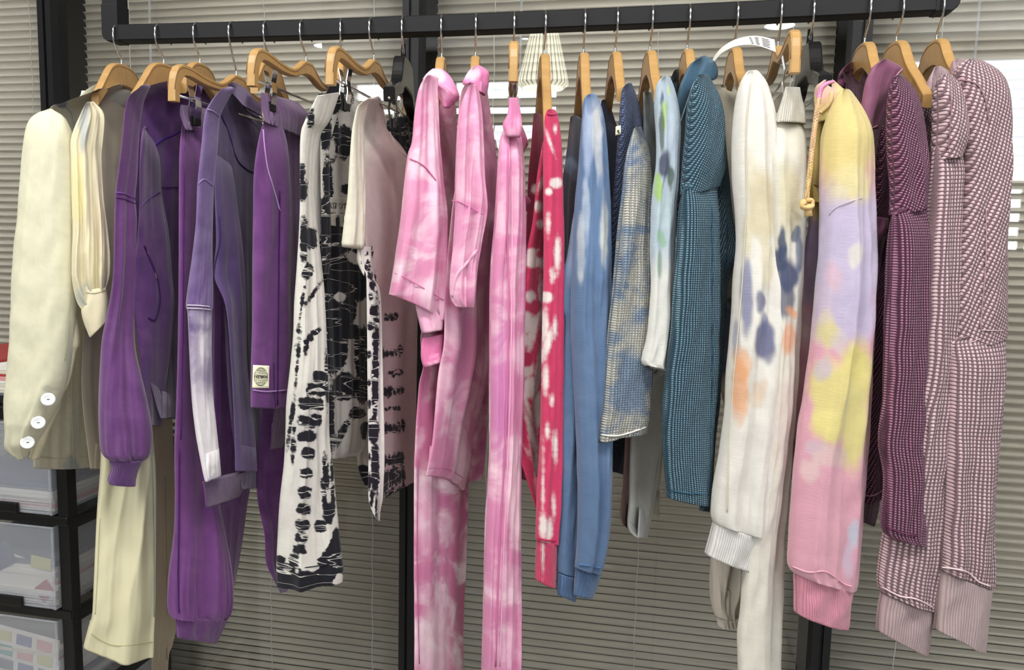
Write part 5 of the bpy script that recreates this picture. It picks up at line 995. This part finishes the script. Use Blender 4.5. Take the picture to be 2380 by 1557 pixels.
cloth(g, 'back', dpd, [((2216, 180), (2245, 180)), ((2215, 300), (2262, 300)), ((2215, 500), (2262, 500)), ((2215, 750), (2262, 750))], (-.05, .0), .012, '8a6c76', seed=112)
sl = cloth(g, 'sleeve', dpw, [((2211, 795), (2330, 772)), ((2208, 850), (2328, 850)), ((2205, 912), (2324, 912)), ((2203, 1027), (2314, 1027)), ((2197, 1195), (2302, 1195)), ((2190, 1300), (2304, 1320)), ((2188, 1326), (2303, 1366))], (-.175, -.13), .028, DP, seed=113, amp=.005, folds=1.6)
seam(sl, [(2188, 1318), (2220, 1322), (2250, 1330), (2275, 1352), (2302, 1362)], .0015, 'd6bfc1')
cloth(g, 'cuff', ribd, [((2187, 1325), (2298, 1367)), ((2180, 1400), (2291, 1440)), ((2175, 1461), (2284, 1516))], (-.17, -.13), .026, 'c0aaaa', seed=114, amp=.003, folds=1.2, wob=.002)

# ------------------------------------------------------------------ plastic drawer tower at lower left
def drawers():
    Yf, Yb = 1.50, 1.86; xr = hit(163, 1300, Yf).x; xl = xr-.40
    cx = (xl+xr)/2
    t = thing('drawer_tower', (cx, (Yf+Yb)/2, 0), 'black plastic tower of translucent drawers full of papers, lower left behind the jacket', 'drawer unit')
    zs = [hit(100, y, Yf).z for y in (952, 1196, 1412)]
    pitch = zs[1]-zs[2]; tops = [zs[0], zs[1], zs[2], zs[2]-pitch, zs[2]-2*pitch]
    pw = .030; bm = bmesh.new()
    for x0, x1 in ((xl, xl+pw), (xr-pw, xr)):
        for y0, y1 in ((Yf, Yf+.03), (Yb-.03, Yb)): bx(bm, (x0, y0, 0), (x1, y1, tops[0]))
    finish(bm, 'post', MT['black'], t, bev=.004)
    for i, z in enumerate(tops):
        h = .022 if i else .030
        bm = bmesh.new(); bx(bm, (xl+.001, Yf-.004, z-h), (xr-.001, Yf+.02, z)); bx(bm, (xl+.001, Yb-.02, z-h), (xr-.001, Yb-.002, z))
        bx(bm, (xl+.001, Yf+.01, z-h-.012), (xl+.018, Yb-.01, z-.004)); bx(bm, (xr-.018, Yf+.01, z-h-.012), (xr+.001, Yb-.01, z-.004))
        if i == 0: bx(bm, (xl+.01, Yf+.01, z-.008), (xr-.01, Yb-.01, z-.001))
        finish(bm, 'shelf', MT['black'], t, bev=.003)
        if i == len(tops)-1: break
        z1 = z-h-.002; z0 = tops[i+1]+.004
        bm = bmesh.new(); a, b = xl+.034, xr-.033; T = .002
        bx(bm, (a, Yf-.010, z0), (b, Yf-.008, z1)); bx(bm, (a, Yb-.03, z0), (b, Yb-.028, z1)); bx(bm, (a, Yf-.008, z0), (a+T, Yb-.03, z1)); bx(bm, (b-T, Yf-.008, z0), (b, Yb-.03, z1)); bx(bm, (a, Yf-.008, z0), (b, Yb-.03, z0+T))
        for k in range(5): bx(bm, (a, Yf-.0125, z0+.004+k*.0065), (b, Yf-.0095, z0+.007+k*.0065))
        bx(bm, (b-.006, Yf-.0125, z0), (b, Yf-.0095, z1)); bx(bm, (a, Yf-.0125, z1-.004), (b, Yf-.0095, z1))
        d = finish(bm, 'drawer', MT['frost'], t, bev=.001)
        box('handle', (a+.04, Yf-.022, z0+.002), (b-.085, Yf-.012, z0+.026), MT['black'], d, bev=.003)
        # papers inside
        zz = z0+.004; cols = ['paper', 'paper2', 'paper', 'pink', 'paper', 'grey', 'paper2', 'paper', 'navy', 'paper']
        for k in range((7, 9, 9, 0)[i]):
            m = cols[(k*3+i) % 10]; hh = rr.uniform(.006, .014); sh = rr.uniform(0, .03)
            o = box('paper_stack', (a+.008+sh*.3, Yf+.0+rr.uniform(0, .01), zz), (b-.006-sh*.3, Yb-.05, zz+hh), MT[m])
            tag(o, '%s, %s from the bottom in the %s translucent drawer' % ({'paper': 'white paper stack', 'paper2': 'cream paper stack', 'pink': 'pink card stack', 'grey': 'grey card stack', 'navy': 'navy card stack'}[m], ('first', 'second', 'third', 'fourth', 'fifth', 'sixth', 'seventh', 'eighth', 'ninth')[k], ('top', 'second', 'third')[i]), 'papers', 'papers inside the %s drawer' % ('top', 'second', 'third')[i]); zz += hh+.0006
        if i == 1:   # tilted cards against the front
            for (c, x0, x1, za, zb, r) in (('paper', a+.12, b-.02, .02, .115, -.25), ('navy', a+.10, b-.12, .07, .13, .5), ('yel', b-.075, b-.02, .09, .12, -.1), ('pink', a+.06, a+.13, .04, .085, .6), ('red', b-.06, b-.02, .015, .06, -.9)):
                o = card((x0+x1)/2, Yf+(.0005 if c != 'paper' else .004), z0+(za+zb)/2, x1-x0, zb-za, r, MT[c]); tag(o, {'paper': 'large white sheet', 'navy': 'blue-grey strip', 'yel': 'pale yellow card', 'pink': 'pink crumpled card', 'red': 'red-brown triangular card'}[c]+' pressed against the front of the second drawer', 'card')
        if i == 2:
            o = card(a+.20, Yf+.003, z0+.10, .24, .12, -.12, MT['paper']); tag(o, 'swatch sheet with rounded colour squares in the third drawer', 'swatch card')
            cc = ['viol', 'yel', 'viol', 'pink', 'teal', 'teal', 'pink', 'yel', 'teal', 'grey', 'viol', 'teal']
            for k in range(12):
                u = (k % 4)*.056-.084; v = .036-(k//4)*.036; r = -.12
                q = card(a+.20+u*math.cos(r)+v*math.sin(-r)*0, Yf+.0015, z0+.10+v+u*math.sin(r), .042, .026, r, MT[cc[k]], o); q.name = 'colour_swatch'
            o = card(a+.16, Yf+.001, z0+.035, .22, .022, -.12, MT['navy']); tag(o, 'navy booklet edge under the swatch sheet in the third drawer', 'booklet')
    # magazines on top
    zz = zs[0]+.0005
    for k, (m, hh, dx) in enumerate((('ink', .018, 0), ('grey', .006, -.004), ('paper2', .007, .004), ('paper', .006, -.002), ('paper2', .008, .006), ('paper', .007, 0), ('pink', .010, -.012), ('red', .005, -.006), ('paper2', .008, .004), ('paper', .018, .001), ('red', .006, -.03))):
        x1 = hit(24, 880, Yf+.03).x + dx
        o = box('magazine', (x1-.24, Yf+.03, zz), (x1, Yb-.04, zz+hh), MT[m], None, .001); zz += hh+.0004
        tag(o, ['thick black book at the bottom', 'thin grey magazine second from the bottom', 'cream magazine above the grey one', 'thin white magazine under a cream one', 'cream magazine in the middle', 'thin white magazine below the pink one', 'pink-edged magazine', 'thin red magazine', 'cream magazine over the thin red one', 'thick white magazine near the top', 'red folder on the very top'][k]+' of the pile on the drawer tower', 'magazine', 'pile of magazines on the drawer tower')
def card(x, y, z, w, h, r, mat, parent=None):
    bm = bmesh.new(); c, s = math.cos(r), math.sin(r)
    P = [(-w/2, -h/2), (w/2, -h/2), (w/2, h/2), (-w/2, h/2)]
    f = [bm.verts.new((x+a*c-b*s, y, z+a*s+b*c)) for a, b in P]; g_ = [bm.verts.new((v.co.x, y+.0006, v.co.z)) for v in f]
    bm.faces.new(f); bm.faces.new(g_[::-1])
    for k in range(4): bm.faces.new((f[k], g_[k], g_[(k+1) % 4], f[(k+1) % 4]))
    return finish(bm, 'card', mat, parent)
drawers()
